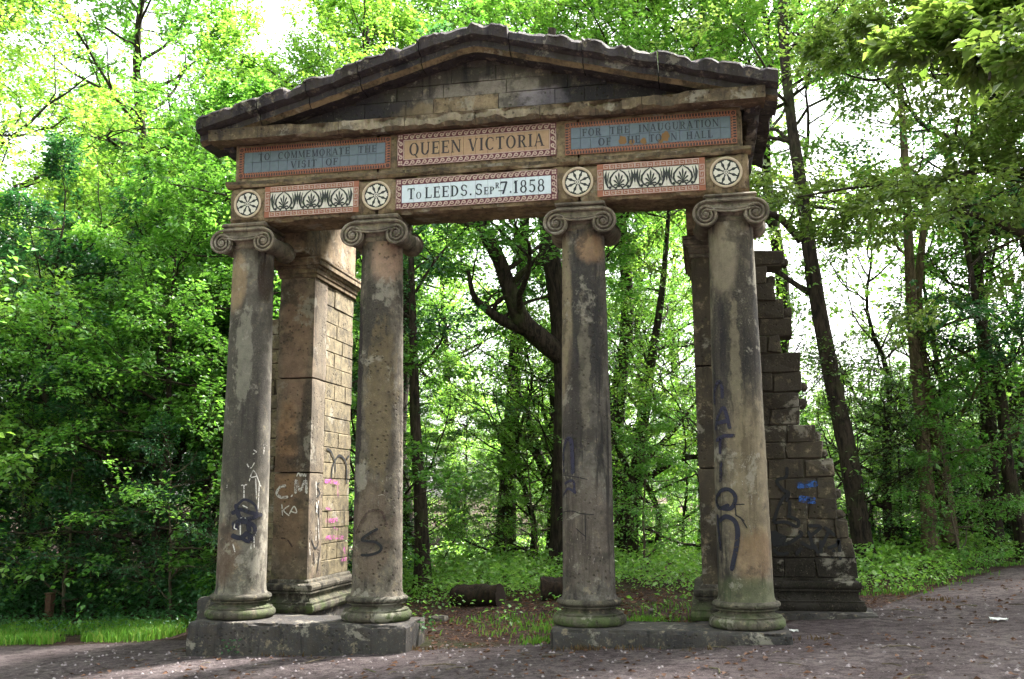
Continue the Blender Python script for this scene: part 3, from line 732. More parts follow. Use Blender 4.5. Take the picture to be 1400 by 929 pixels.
def write(P, mat, y, txt, x0, z0, h, width=None, gap=.16, sizes=None):
    """each letter a mesh of its own; sizes: per-character (height factor, raise)"""
    tot = 0; G = []
    for i, ch in enumerate(txt):
        sz, up = sizes[i] if sizes else (1, 0)
        w_, S_ = glyph(ch); G.append((tot, S_, sz, up)); tot += (w_+gap)*sz
    tot -= gap
    sx = h if width is None else width/tot
    for ox, S_, sz, up in G:
        if not S_: continue
        F = Flat(y)
        for q in S_:
            if q[0] == 'p':
                F.poly([(x0+(ox+x*sz)*sx, z0+(z*sz+up)*h) for x, z in q[1]])
            else:
                F.k += 1; yy = F.y-.00006*(F.k % 40); o = [(x0+(ox+x*sz)*sx, z0+(z*sz+up)*h) for x, z in q[1]]; n_ = [(x0+(ox+x*sz)*sx, z0+(z*sz+up)*h) for x, z in q[2]]
                n = len(o); F.mb.add([(x, yy, z) for x, z in o+n_], [(i, i+1, n+i+1, n+i) for i in range(n-1)])
        sub('letter', F.mb, mat, P, smooth_ang=None)
def tiles(P, x0, x1, z0, z1, nx, nzz, y, mat, seed, skip=()):
    r = random.Random(seed); me = {}
    dx, dz = (x1-x0)/nx, (z1-z0)/nzz
    base = MB(); base.cbox(.0015, dx-.0015, -.006, .004, .0015, dz-.0015, .0015)
    m0 = None
    for i in range(nx):
        for j in range(nzz):
            mm = mat if (i, j) not in skip else M['bare_bed']
            o = base.build('tile', mm, P, smooth_ang=None) if (m0 is None or mm is not mat) else link('tile', m0, P)
            if m0 is None and mm is mat: m0 = o.data
            o.location = (x0+i*dx, y+r.uniform(-.0012, .0012)+(.003 if (i, j) in skip else 0), z0+j*dz)
def frame_quads(F, x0, x1, z0, z1, b):
    F.rect(x0, x1, z0, z0+b); F.rect(x0, x1, z1-b, z1); F.rect(x0, x0+b, z0+b, z1-b); F.rect(x1-b, x1, z0+b, z1-b)
def along(x0, x1, z0, z1, b, fn, pitch):
    """repeat fn(u0, len, place) round the four sides of a border"""
    nh = max(1, round((x1-x0-2*b)/pitch)); ph = (x1-x0-2*b)/nh
    for k in range(nh):
        fn(ph, lambda u, v, k=k: (x0+b+k*ph+u, z0+v)); fn(ph, lambda u, v, k=k: (x1-b-k*ph-u, z1-v))
    nv = max(1, round((z1-z0-2*b)/pitch)); pv = (z1-z0-2*b)/nv
    for k in range(nv):
        fn(pv, lambda u, v, k=k: (x1-v, z0+b+k*pv+u)); fn(pv, lambda u, v, k=k: (x0+v, z1-b-k*pv-u))
def wave_border(x0, x1, z0, z1, b, yb, P, dark, light):
    f0 = Flat(yb); frame_quads(f0, x0, x1, z0, z1, b); sub('border_ground', f0.mb, dark, P, smooth_ang=None)
    f = Flat(yb-.003)
    def wv(p, pl):
        pts = []
        for i in range(13):
            t = i/12; a = pi*1.05-t*2.05*pi; r = b*(.30-.17*t); pts.append(pl(p*.60+r*cos(a)*1.0, b*.54+r*sin(a)))
        st = [pl(-p*.18, b*.14), pl(p*.12, b*.22)]
        f.strip(st+pts, [b*.10, b*.2]+[b*.22]*8+[b*.18]*5)
        f.poly([pl(0, b*.04), pl(p, b*.04), pl(p, b*.13), pl(0, b*.13)][::1])
    along(x0, x1, z0, z1, b, wv, b*.98)
    for cx in (x0+b/2, x1-b/2):
        for cz in (z0+b/2, z1-b/2):
            for a in range(4): f.rect(cx-b*.34+(a % 2)*b*.38, cx-b*.04+(a % 2)*b*.38, cz-b*.34+(a//2)*b*.38, cz-b*.04+(a//2)*b*.38)
    sub('wave_pattern', f.mb, light, P, smooth_ang=None)
def key_border(x0, x1, z0, z1, b, yb, P, ground, line):
    f0 = Flat(yb); frame_quads(f0, x0, x1, z0, z1, b); sub('border_ground', f0.mb, ground, P, smooth_ang=None)
    f = Flat(yb-.003); t = b*.13
    def kf(p, pl):
        segs = [[(0, .14), (.86, .14), (.86, .80), (.30, .80), (.30, .44), (.58, .44)], [(0, .14), (0, .9)]]
        for sg in segs:
            for (a, c), (d, e) in zip(sg, sg[1:]):
                A_, B_ = (a*p, c*b), (d*p, e*b)
                lo = (min(A_[0], B_[0])-t/2, min(A_[1], B_[1])-t/2); hi = (max(A_[0], B_[0])+t/2, max(A_[1], B_[1])+t/2)
                f.poly([pl(lo[0], lo[1]), pl(hi[0], lo[1]), pl(hi[0], hi[1]), pl(lo[0], hi[1])])
    along(x0, x1, z0, z1, b, kf, b*1.05)
    sub('key_pattern', f.mb, line, P, smooth_ang=None)
def dentil_border(x0, x1, z0, z1, b, yb, P, ground, line):
    f0 = Flat(yb); frame_quads(f0, x0, x1, z0, z1, b); sub('border_ground', f0.mb, ground, P, smooth_ang=None)
    f = Flat(yb-.003)
    def dt(p, pl):
        f.poly([pl(p*.22, b*.10), pl(p*.78, b*.10), pl(p*.78, b*.55), pl(p*.5, b*.68), pl(p*.22, b*.55)])
        f.poly([pl(0, b*.80), pl(p*.5, b*.80), pl(p*.5, b*.93), pl(0, b*.93)])
    along(x0, x1, z0, z1, b, dt, b*.52)
    for cx in (x0+b/2, x1-b/2):
        for cz in (z0+b/2, z1-b/2): f.ring(cx, cz, b*.18, b*.36, 12); f.disc(cx, cz, b*.1, 8)
    sub('dentil_pattern', f.mb, line, P, smooth_ang=None)

YA, YF = -.279, -.262      # faces of the architrave and of the frieze
def panel(lab): return group_part('inscription_panel', lab)
P = panel('slate blue panel lettered TO COMMEMORATE THE VISIT OF')
tiles(P, -2.885, -1.095, 5.235, 5.495, 16, 2, YF-.004, M['tile_blue'], 1)
dentil_border(-2.95, -1.03, 5.175, 5.557, .062, YF-.010, P, M['tile_orange'], M['ink_maroon'])
for q in (('TO  COMMEMORATE  THE', -2.70, 5.383, .086, 1.50), ('VISIT  OF', -2.28, 5.258, .086, .60)): write(P, M['ink_navy'], YF-.0125, *q)
P = panel('slate blue panel lettered FOR THE INAUGURATION OF THE TOWN HALL with missing tiles')
tiles(P, 1.11, 2.885, 5.235, 5.495, 16, 2, YF-.004, M['tile_blue'], 2)
dentil_border(1.045, 2.95, 5.173, 5.555, .062, YF-.010, P, M['tile_orange'], M['ink_maroon'])
for q in (('FOR  THE  INAUGURATION', 1.24, 5.383, .086, 1.52), ('OF', 1.42, 5.258, .086, .15), ('HE', 1.745, 5.258, .086, .15), ('TO', 1.99, 5.258, .086, .14), ('N  HALL', 2.23, 5.258, .086, .46)): write(P, M['ink_navy'], YF-.0125, *q)
f = Flat(YF-.0117)
for cx, cz, r in ((1.70, 5.30, .062), (1.80, 5.275, .045), (1.925, 5.275, .05), (2.175, 5.31, .068), (2.12, 5.26, .04)):
    f.poly([(cx+r*(.75+.4*nz(cx*9, i*.9))*cos(i*.5236), max(5.238, cz+r*(.8+.5*nz(cx*7, i*.9, 4))*sin(i*.5236))) for i in range(12)])
sub('bare_patches', f.mb, M['bare_bed'], P, smooth_ang=None, kind='stuff')
P = panel('terracotta panel lettered QUEEN VICTORIA in a wave border')
tiles(P, -.86, .86, 5.265, 5.492, 12, 1, YF-.004, M['tile_terra'], 3)
f = Flat(YF-.011)
for q in ((-.872, .872, 5.256, 5.266), (-.872, .872, 5.491, 5.501), (-.872, -.862, 5.266, 5.491), (.862, .872, 5.266, 5.491)): f.rect(*q)
sub('pale_fillet', f.mb, M['tile_pink'], P, smooth_ang=None)
wave_border(-.945, .945, 5.182, 5.575, .074, YF-.010, P, M['tile_red'], M['tile_pink'])
write(P, M['ink_maroon'], YF-.0125, 'QUEEN VICTORIA', -.80, 5.305, .152, 1.60, .13)
P = panel('white panel lettered To LEEDS. Sepr 7. 1858 in a wave border')
tiles(P, -.88, .88, 4.728, 4.944, 12, 1, YA-.004, M['tile_pale'], 4)
wave_border(-.952, .952, 4.655, 5.018, .073, YA-.010, P, M['tile_red'], M['tile_pink'])
f = Flat(YA-.0125)
txt = 'TO LEEDS. SEPR7.1858'
szs = [(1, 0), (.62, 0), (.5, 0)]+[(1, 0)]*6+[(.3, 0), (1, 0), (.66, 0), (.66, 0), (.5, .5)]+[(1.12, -.06), (.9, 0)]+[(1.12, -.06)]*4
write(P, M['ink_navy'], YA-.0125, txt, -.81, 4.768, .132, 1.62, .13, szs); f.rect(.272, .332, 4.795, 4.806); sub('letter', f.mb, M['ink_navy'], P, smooth_ang=None)

# palmette panels
def palmette_panel(x0, x1, z0, z1, lab):
    P = group_part('palmette_panel', lab); b = .068
    tiles(P, x0+b, x1-b, z0+b, z1-b, 3, 1, YA-.004, M['tile_white'], 5)
    key_border(x0, x1, z0, z1, b, YA-.010, P, M['tile_orange'], M['tile_pink'])
    f = Flat(YA-.0125); X0, X1, Z0, Z1 = x0+b, x1-b, z0+b, z1-b; H_ = Z1-Z0; p = (X1-X0)/3
    for k in range(3):
        cx = X0+p*(k+.5); cz = Z0+H_*.12
        # ogive frame of the palmette
        for s_ in (-1, 1):
            pts = [(cx+s_*p*.02, Z1-H_*.04), (cx+s_*p*.16, Z0+H_*.82), (cx+s_*p*.27, Z0+H_*.60), (cx+s_*p*.29, Z0+H_*.38), (cx+s_*p*.23, Z0+H_*.20), (cx+s_*p*.12, Z0+H_*.10), (cx+s_*p*.05, Z0+H_*.16), (cx+s_*p*.08, Z0+H_*.24)]
            f.strip(pts, [.010, .017, .022, .024, .021, .017, .014, .011])
            # side leaves sweeping out to the bud between two palmettes
            pts = [(cx+s_*p*.24, Z0+H_*.13), (cx+s_*p*.35, Z0+H_*.12), (cx+s_*p*.405, Z0+H_*.35), (cx+s_*p*.43, Z0+H_*.65), (cx+s_*p*.40, Z0+H_*.93)]
            f.strip(pts, [.012, .017, .025, .031, .006])
            pts = [(cx+s_*p*.30, Z0+H_*.90), (cx+s_*p*.34, Z0+H_*.72), (cx+s_*p*.355, Z0+H_*.5), (cx+s_*p*.34, Z0+H_*.3)]
            f.strip(pts, [.004, .013, .014, .004])
            f.disc(cx+s_*p*.29, Z0+H_*.12, .018, 10)
        for a, L in ((0, .70), (24, .64), (-24, .64), (48, .54), (-48, .54), (76, .42), (-76, .42), (106, .30), (-106, .30)):
            ar = radians(a); d = (sin(ar), cos(ar)); l = L*H_*.88; wx = .72 if abs(a) > 20 else 1
            c = [(cx+d[0]*l*t*wx, cz+H_*.10+d[1]*l*t) for t in (.12, .5, .8, 1)]
            c = [(x, z-.02*(abs(a)/90)*t) for (x, z), t in zip(c, (.1, .3, .8, 1.4))]
            f.strip(c, [.006, .015, .020, .005])
        f.poly([(cx-.012, cz), (cx+.012, cz), (cx+.014, cz+.03), (cx, cz+.045), (cx-.014, cz+.03)])
    for k in (1, 2):
        cx = X0+p*k; f.poly([(cx-.004, Z0+H_*.3), (cx+.004, Z0+H_*.3), (cx+.016, Z0+H_*.62), (cx, Z1-H_*.02), (cx-.016, Z0+H_*.62)])
    f.strip([(X0+.004, Z0), (X0+.004, Z1)], .006); f.strip([(X0, Z0+.004), (X1, Z0+.004)], .006); f.strip([(X0, Z1-.004), (X1, Z1-.004)], .006)
    sub('palmette_pattern', f.mb, M['ink_black'], P, smooth_ang=None)
palmette_panel(-2.59, -1.405, 4.657, 5.037, 'palmette panel nearest the outermost scribbled column')
palmette_panel(1.403, 2.592, 4.655, 5.03, 'palmette panel above the column lettered NATION')
# rosettes
def rosette(cx, cz, R=.172):
    P = group_part('rosette')
    mb = MB(); n = 40
    prof = [(R, .0), (R+.004, .014), (R-.008, .020), (R-.022, .016), (R-.026, .004)]
    vs = [(cx+r*cos(2*pi*k/n), YA+.002-h, cz+r*sin(2*pi*k/n)) for r, h in prof for k in range(n)]
    mb.add(vs, [(i*n+k, (i)*n+(k+1) % n, (i+1)*n+(k+1) % n, (i+1)*n+k) for i in range(4) for k in range(n)]); sub('rim', mb, M['rim_stone'], P)
    f = Flat(YA-.004); f.disc(cx, cz, R-.024, 36); sub('disc', f.mb, M['ink_black'], P, smooth_ang=None)
    f = Flat(YA-.008); r0 = R-.034
    for k in range(8):
        a = pi/2+2*pi*k/8
        def pl(r, t): return (cx+r*cos(a)-t*sin(a), cz+r*sin(a)+t*cos(a))
        f.poly([pl(.034, -.006), pl(.06, -.016), pl(r0*.62, -.017), pl(r0*.78, -.036), pl(r0*.88, -.040), pl(r0*.90, -.024), pl(r0*1.0, -.012), pl(r0*.97, 0), pl(r0*1.0, .012), pl(r0*.90, .024), pl(r0*.88, .040), pl(r0*.78, .036), pl(r0*.62, .017), pl(.06, .016), pl(.034, .006)])
    f.ring(cx, cz, .018, .028, 16); f.disc(cx, cz, .010, 10)
    sub('petals', f.mb, M['tile_white'], P, smooth_ang=None)
for cx in (-2.812, -1.19, 1.183, 2.816): rosette(cx, 4.844)

# ------------------------------------------------------------------ graffiti, as paint wrapped on the stone
M['gr_black'] = paint_mat('black_spray_paint', '#0c0c10', (.30, .46))
M['gr_navy'] = paint_mat('navy_spray_paint', '#121326', (.32, .50))
M['gr_violet'] = paint_mat('faded_violet_spray_paint', '#211f36', (.34, .54))
M['gr_chalk'] = paint_mat('chalk', '#d2cdc4', (.40, .52), 45)
M['gr_scratch'] = paint_mat('faint_scratches', '#aaa294', (.46, .62), 60)
M['gr_pink'] = paint_mat('pink_spray_paint', '#b8529a', (.44, .6), 18)
M['gr_blue'] = paint_mat('blue_spray_paint', '#2f5aa0', (.42, .6), 18)
M['rust'] = paint_mat('scar_edge', '#3d2a20', (.40, .56), 30)
def catmull(pts, n=6):
    pts = [np.array(p, float) for p in pts]; P_ = [pts[0]]+pts+[pts[-1]]; out = []
    for i in range(1, len(P_)-2):
        for k in range(n):
            t = k/n; a, b, c, d = P_[i-1:i+3]
            out.append(.5*((2*b)+(-a+c)*t+(2*a-5*b+4*c-d)*t*t+(-a+3*b-3*c+d)*t**3))
    out.append(pts[-1]); return out
GK = [0]
def paint(strokes, mapf, mat, P, wd=.03, sm=True, name='graffiti'):
    """strokes in (u, z); mapf(u, z, lift) to 3-D"""
    mb = MB()
    for st in strokes:
        wdt = wd
        if isinstance(st, tuple): st, wdt = st
        c = catmull(st, 6) if sm else [np.array(q, float) for q in st]
        n = len(c); GK[0] += 1; lift = .004+.0004*(GK[0] % 12); vs = []
        for i in range(n):
            d = c[min(n-1, i+1)]-c[max(0, i-1)]; d /= np.linalg.norm(d)+1e-9; q = np.array([-d[1], d[0]])
            e = 1 if 0 < i < n-1 else .55
            for s_ in (-1, -.33, .33, 1): vs.append(mapf(*(c[i]+q*s_*wdt/2*e), lift))
        mb.add(vs, [(i*4+j, i*4+j+1, (i+1)*4+j+1, (i+1)*4+j) for i in range(n-1) for j in range(3)])
    return sub(name, mb, mat, P, smooth_ang=None, kind='stuff' if mat in (M['gr_chalk'], M['gr_scratch']) or len(strokes) > 8 else None)
def on_col(i):
    X = COLX[i]; phi0 = atan2(CAM[0]-X, -CAM[1])          # u = 0 faces the path in front
    def f(u, z, lift):
        t = (z-.262)/(4.335-.262); r = .284-.044*(max(0, t)**1.35)+lift+.002
        a = u/.27+phi0; return (X+r*sin(a), -r*cos(a), z)
    return f
def cyl(i, z0, ox, oy):
    """strokes read off an enlarged view of the photograph, carried on to the column's surface"""
    X = COLX[i]; phi0 = atan2(CAM[0]-X, -CAM[1])
    def one(x, y):
        d = ray(ox+x/z0, oy+y/z0); r = .272
        A_ = d[0]**2+d[1]**2; B_ = (CAM[0]-X)*d[0]+CAM[1]*d[1]; C_ = (CAM[0]-X)**2+CAM[1]**2-r*r
        D_ = max(0, B_*B_-A_*C_); t = (-B_-sqrt(D_))/A_; q = CAM+d*t
        return (.27*(atan2(q[0]-X, -q[1])-phi0), q[2])
    return lambda *pts: [one(*p) for p in pts]
c0 = on_col(0); g = cyl(0, 5.16, 290, 600); rg = random.Random(5)
scr = [(g((180, 470), (230, 430), (300, 470), (310, 540), (250, 580)), .03), (g((140, 530), (200, 500), (260, 520), (350, 540)), .045), (g((170, 460), (200, 560), (280, 560), (320, 540)), .05),
       (g((150, 640), (200, 590), (270, 600), (300, 640), (270, 720)), .05), (g((140, 680), (200, 700), (250, 660)), .055), (g((210, 700), (250, 725), (290, 715)), .04), (g((250, 600), (260, 660), (265, 720)), .05), (g((190, 640), (150, 600), (230, 560)), .03)]
paint(scr, c0, M['gr_navy'], COLS[0], .04)
ch = [g((260, 300), (290, 225), (325, 300)), g((270, 275), (315, 265)), g((245, 175), (268, 210), (300, 165)), g((205, 330), (245, 325)), g((225, 330), (225, 420)), g((305, 280), (310, 430)), g((330, 300), (320, 500)), g((360, 60), (365, 40), (385, 50)), g((365, 50), (362, 110)), g((290, 80), (310, 95), (285, 110)), g((320, 290), (340, 340)),
      g((200, 600), (200, 680)), g((165, 600), (160, 630), (180, 640)), g((270, 740), (270, 780)), g((290, 690), (292, 770)), g((310, 640), (300, 690)), g((110, 320), (107, 360)), g((150, 740), (165, 800)), g((200, 560), (240, 560)), g((215, 470), (250, 490))]
paint(ch, c0, M['gr_chalk'], COLS[0], .012)
c1 = on_col(1); g = cyl(1, 5.81, 470, 640)
paint([g((272, 482), (200, 525), (150, 568), (180, 580), (250, 588), (295, 625), (280, 665), (210, 690), (142, 692))], c1, M['gr_black'], COLS[1], .030)
paint([g((105, 530), (130, 460), (165, 390), (205, 345), (262, 335), (300, 350), (320, 400), (330, 470))], c1, M['rust'], COLS[1], .026)
paint([g((x, y), (x+rg.uniform(-8, 8), y+rg.uniform(15, 40))) for x, y in [(rg.uniform(230, 400), rg.uniform(40, 270)) for _ in range(18)]]+[g((270, 220), (330, 210), (400, 220)), g((230, 260), (280, 235))], c1, M['gr_scratch'], COLS[1], .006)
c2 = on_col(2); g = cyl(2, 4.64, 760, 580)
paint([g((55, 320), (50, 200), (65, 110), (95, 100), (105, 180), (110, 320))], c2, M['gr_violet'], COLS[2], .05)
paint([g((50, 470), (80, 410), (125, 435), (120, 420), (110, 360), (60, 380))], c2, M['gr_violet'], COLS[2], .028)
paint([g((45, 322), (120, 335), (200, 352)), g((45, 565), (100, 552), (160, 568), (240, 575)), g((185, 565), (190, 740)), g((130, 660), (190, 715))], c2, M['gr_black'], COLS[2], .009)
paint([g((x, y), (x+rg.uniform(-10, 10), y+rg.uniform(10, 35))) for x, y in [(rg.uniform(80, 310), rg.uniform(300, 460)) for _ in range(16)]+[(rg.uniform(80, 290), rg.uniform(600, 880)) for _ in range(24)]]+[g((248, 370), (248, 470)), g((205, 530), (260, 515))], c2, M['gr_scratch'], COLS[2], .006)
c3 = on_col(3); g = cyl(3, 3.1, 960, 500)
# the letters N A T I O n, one below the other
for lt in ([g((52, 165), (52, 110), (66, 70), (82, 85), (85, 140))], [g((58, 275), (66, 220), (90, 180), (105, 215), (118, 270)), g((66, 245), (105, 235))], [g((60, 320), (95, 300), (140, 298)), g((78, 310), (78, 378))], [g((82, 405), (80, 495))]):
    paint(lt, c3, M['gr_violet'], COLS[3], .042, name='graffiti_letter')
paint([g((118, 590), (80, 605), (65, 570), (85, 530), (120, 528), (142, 560), (125, 605), (85, 605))], c3, M['gr_navy'], COLS[3], .042, name='graffiti_letter')
paint([g((86, 785), (75, 700), (70, 630)), g((78, 660), (105, 640), (140, 660), (152, 710), (145, 780), (128, 870))], c3, M['gr_navy'], COLS[3], .048, name='graffiti_letter')
paint([g((135, 590), (180, 588)), g((140, 630), (180, 660)), g((140, 590), (145, 640)), g((160, 640), (190, 690))], c3, M['gr_black'], COLS[3], .012)
paint([g((195, 410), (215, 365), (232, 410)), g((155, 420), (185, 430)), g((165, 435), (180, 405)), g((210, 530), (205, 600)), g((190, 640), (210, 720))]+[g((x, y), (x+rg.uniform(-8, 8), y+rg.uniform(8, 25))) for x, y in [(rg.uniform(150, 240), rg.uniform(380, 740)) for _ in range(30)]], c3, M['gr_scratch'], COLS[3], .005)
# pier: chalk C.M and smaller marks
def on_pier(u, z, lift): return (u, .565-lift, z)
def on_pside(u, z, lift): return (-2.272+lift, u, z)
def on_wside(u, z, lift): return (-2.292+lift+.008, u, z)
def fr(*pts): return [tuple(uy(360+x/4.645, 600+y/4.645, .56)[[0, 2]]) for x, y in pts]
def sd_(*pts):
    out = []
    for x, y in pts:
        d = ray(360+x/4.645, 600+y/4.645); q = CAM+d*((-2.28-CAM[0])/d[0]); out.append((q[1], q[2]))
    return out
for q in ([(145, 300), (110, 305), (85, 345), (110, 372), (158, 370)], [(178, 360), (184, 366)], [(205, 350), (208, 265), (235, 330), (268, 262), (275, 350)]): paint([fr(*q)], on_pier, M['gr_chalk'], PIER_L, .032, name='graffiti_letter')
paint([fr((118, 415), (122, 490)), fr((165, 425), (130, 455), (165, 490)), fr((165, 480), (195, 430), (212, 470), (170, 460)), fr((212, 240), (224, 218), (236, 240)), fr((240, 220), (240, 240)), fr((248, 222), (255, 240), (262, 225), (268, 240), (274, 222))], on_pier, M['gr_chalk'], PIER_L, .014)
paint([fr((110, 632), (150, 640), (185, 690))], on_pier, M['rust'], PIER_L, .02)
paint([sd_((352, 280), (332, 300), (355, 345), (335, 370)), sd_((300, 640), (318, 690), (335, 690), (345, 650)), sd_((340, 400), (348, 480), (345, 640)), sd_((322, 420), (345, 480)), sd_((312, 720), (318, 800)), sd_((352, 720), (335, 850))], on_pside, M['gr_black'], PIER_L, .022)
paint([sd_((328, 270), (330, 370)), sd_((330, 400), (335, 480)), sd_((345, 390), (328, 470)), sd_((340, 500), (345, 640)), sd_((285, 660), (290, 740)), sd_((330, 560), (328, 650))], on_pside, M['gr_chalk'], PIER_L, .016)
paint([sd_((433, 260), (440, 180), (468, 120), (490, 108), (520, 140), (530, 200), (528, 290)), sd_((405, 65), (432, 85), (455, 150), (458, 215)), sd_((530, 125), (545, 110))], on_wside, M['gr_black'], WALL_L, .034)
for q in ([(390, 270), (440, 272), (480, 285)], [(395, 520), (440, 520), (470, 512)], [(390, 635), (440, 625), (510, 628)], [(490, 770), (530, 760)], [(510, 690), (520, 730)]): paint([sd_(*q)], on_wside, M['gr_pink'], WALL_L, .055)
for q in ([(470, 290), (475, 380)], [(395, 440), (430, 450)], [(440, 560), (470, 580)]): paint([sd_(*q)], on_wside, M['gr_pink'], WALL_L, .03)
# wing wall tags
def on_wing(u, z, lift): return (u, 1.72-lift-.008, z)
def wg(pts): return [tuple(uy(1030+x/4.04, 620+y/4.04, 1.72)[[0, 2]]) for x, y in pts]
paint([wg(q) for q in ([(185, 75), (180, 130), (130, 150), (160, 200), (195, 220), (180, 270)], [(190, 215), (150, 270), (110, 380)], [(110, 385), (180, 380), (240, 405), (245, 370), (185, 345)], [(200, 260), (200, 345)], [(250, 430), (265, 450), (180, 500), (110, 490), (100, 430)],
    [(110, 530), (140, 555), (195, 550)], [(300, 400), (370, 405), (320, 450), (300, 430)], [(310, 450), (325, 520), (260, 490)], [(330, 500), (370, 565), (370, 480)], [(390, 405), (450, 455)], [(375, 520), (415, 430)], [(265, 520), (235, 560)], [(410, 525), (460, 505), (470, 480), (480, 590)], [(435, 580), (445, 530)])], on_wing, M['gr_black'], WING_R, .040)
paint([(wg(q), .10) for q in ([(100, 440), (150, 470), (180, 480)], [(110, 490), (150, 500)])], on_wing, M['gr_black'], WING_R, .10)
for q in ([(240, 180), (300, 172), (355, 168)], [(250, 250), (300, 258), (345, 262)]): paint([(wg(q), .08)], on_wing, M['gr_blue'], WING_R, .08)
# ------------------------------------------------------------------ trees
def leaves_mesh(name, pos, dirv, nrm, L, W, fold=.18):
    n = len(pos)
    dirv = dirv/np.linalg.norm(dirv, axis=1, keepdims=True)
    s = np.cross(nrm, dirv); s /= np.linalg.norm(s, axis=1, keepdims=True)+1e-9
    nn = np.cross(dirv, s)
    L = L[:, None]; W = W[:, None]
    v = np.empty((n, 4, 3), np.float32)
    v[:, 0] = pos; v[:, 2] = pos+dirv*L-nn*L*.12
    v[:, 1] = pos+dirv*L*.45+s*W*.5+nn*W*fold; v[:, 3] = pos+dirv*L*.45-s*W*.5+nn*W*fold
    me = bpy.data.meshes.new(name)
    me.vertices.add(4*n); me.vertices.foreach_set('co', v.ravel())
    b = (np.arange(n)*4)[:, None]; idx = np.concatenate([b, b+1, b+2, b, b+2, b+3], 1).astype(np.int32).ravel()
    me.loops.add(6*n); me.loops.foreach_set('vertex_index', idx)
    me.polygons.add(2*n); me.polygons.foreach_set('loop_start', np.arange(0, 6*n, 3, dtype=np.int32))
    me.update(calc_edges=True); return me

def unit(v): return v/(np.linalg.norm(v)+1e-9)
class Tree:
    """limbs grow from a trunk line; the last twigs carry leaves in flat sprays"""
    def __init__(s, seed): s.r = np.random.default_rng(seed); s.wood = MB(); s.tw = []
    def limb(s, p, d, L, r, lev, lift=.0, sides=None, kids=(7, 6), spread=1.0, bare=.25):
        R_ = s.r; n = 9 if lev == 1 else (6 if lev == 2 else 4)
        pts = [np.array(p, float)]; d = unit(np.array(d, float)); wob = .22 if lev == 1 else .28
        for i in range(n):
            d = unit(d+R_.normal(0, wob, 3)*np.array([1, 1, .7])+np.array([0, 0, lift*.12])); pts.append(pts[-1]+d*L/n)
        rad = [max(.004, r*(1-.85*(i/n))) for i in range(n+1)]
        s.wood.tube(pts, rad, (7, 5, 3)[min(lev, 3)-1], cap=False)
        if lev >= 3: s.tw.append((pts, lev)); return
        k = int(kids[lev-1]*(.7+.6*R_.random()))
        for j in range(k):
            t = bare+(1-bare)*(j+R_.random()*.9)/k; t = min(t, .98); i = int(t*n); q = pts[i]+(pts[min(i+1, n)]-pts[i])*(t*n-i)
            dd = unit(pts[min(i+1, n)]-pts[max(i-1, 0)])
            sd = unit(np.cross(dd, [0, 0, 1])+R_.normal(0, .25, 3)); sg = 1 if j % 2 else -1
            nd = unit(dd*.75+sd*sg*spread+np.array([0, 0, R_.normal(.05, .22)]))
            s.limb(q, nd, L*(.34+.28*(1-t))*(.75+.5*R_.random()), max(.006, rad[i]*.55), lev+1, lift*.3, kids=kids, spread=spread)
        s.limb(pts[-1], d, L*.3, rad[-1], 3)
    def leaf_arrays(s, per=26, size=.10, spread=.16, droop=.25, keep=None):
        R_ = s.r; P_, D_, N_ = [], [], []
        for pts, lev in s.tw:
            a = np.array(pts); m = len(a)-1
            c = int(per*(.6+.8*R_.random()))
            if c < 1: continue
            t = R_.random(c)*m; i = np.minimum(t.astype(int), m-1); f = (t-i)[:, None]
            q = a[i]*(1-f)+a[i+1]*f; dd = a[i+1]-a[i]; dd /= np.linalg.norm(dd, axis=1, keepdims=True)+1e-9
            sd = np.cross(dd, np.array([0, 0, 1.])); sd /= np.linalg.norm(sd, axis=1, keepdims=True)+1e-6
            sg = R_.choice([-1, 1], c)[:, None]
            off = R_.random(c)[:, None]**.7*spread
            q = q+sd*sg*off+np.concatenate([R_.normal(0, .02, (c, 2)), R_.normal(-.02, .05, (c, 1))], 1)
            ld = dd*.6+sd*sg*.8+R_.normal(0, .3, (c, 3)); ld[:, 2] -= droop
            P_.append(q); D_.append(ld); N_.append(np.array([0, 0, 1.])+R_.normal(0, .38, (c, 3)))
        P_ = np.concatenate(P_); D_ = np.concatenate(D_); N_ = np.concatenate(N_)
        if keep is not None:
            k = keep(P_); P_, D_, N_ = P_[k], D_[k], N_[k]
        L = size*(.65+.6*R_.random(len(P_)))
        return P_, D_, N_, L, L*(.58+.14*R_.random(len(P_)))
def trunk_line(T, p0, p1, r0, r1, n=12, wob=.12, seed=0, sides=10):
    p0 = np.array(p0, float); p1 = np.array(p1, float); pts = []; rad = []
    for i in range(n+1):
        t = i/n; q = p0+(p1-p0)*t; h = np.linalg.norm(p1-p0)
        q = q+np.array([nz(seed, t*3, 1)*wob*h*.2*min(1, t*3), nz(seed, t*3, 9)*wob*h*.2*min(1, t*3), 0]); pts.append(q)
        rad.append((r0+(r1-r0)*t)*(1+(.45 if t == 0 else 0)+(.12 if 0 < t < .1 else 0)))
    T.wood.tube(pts, rad, sides, cap=True); return pts, rad
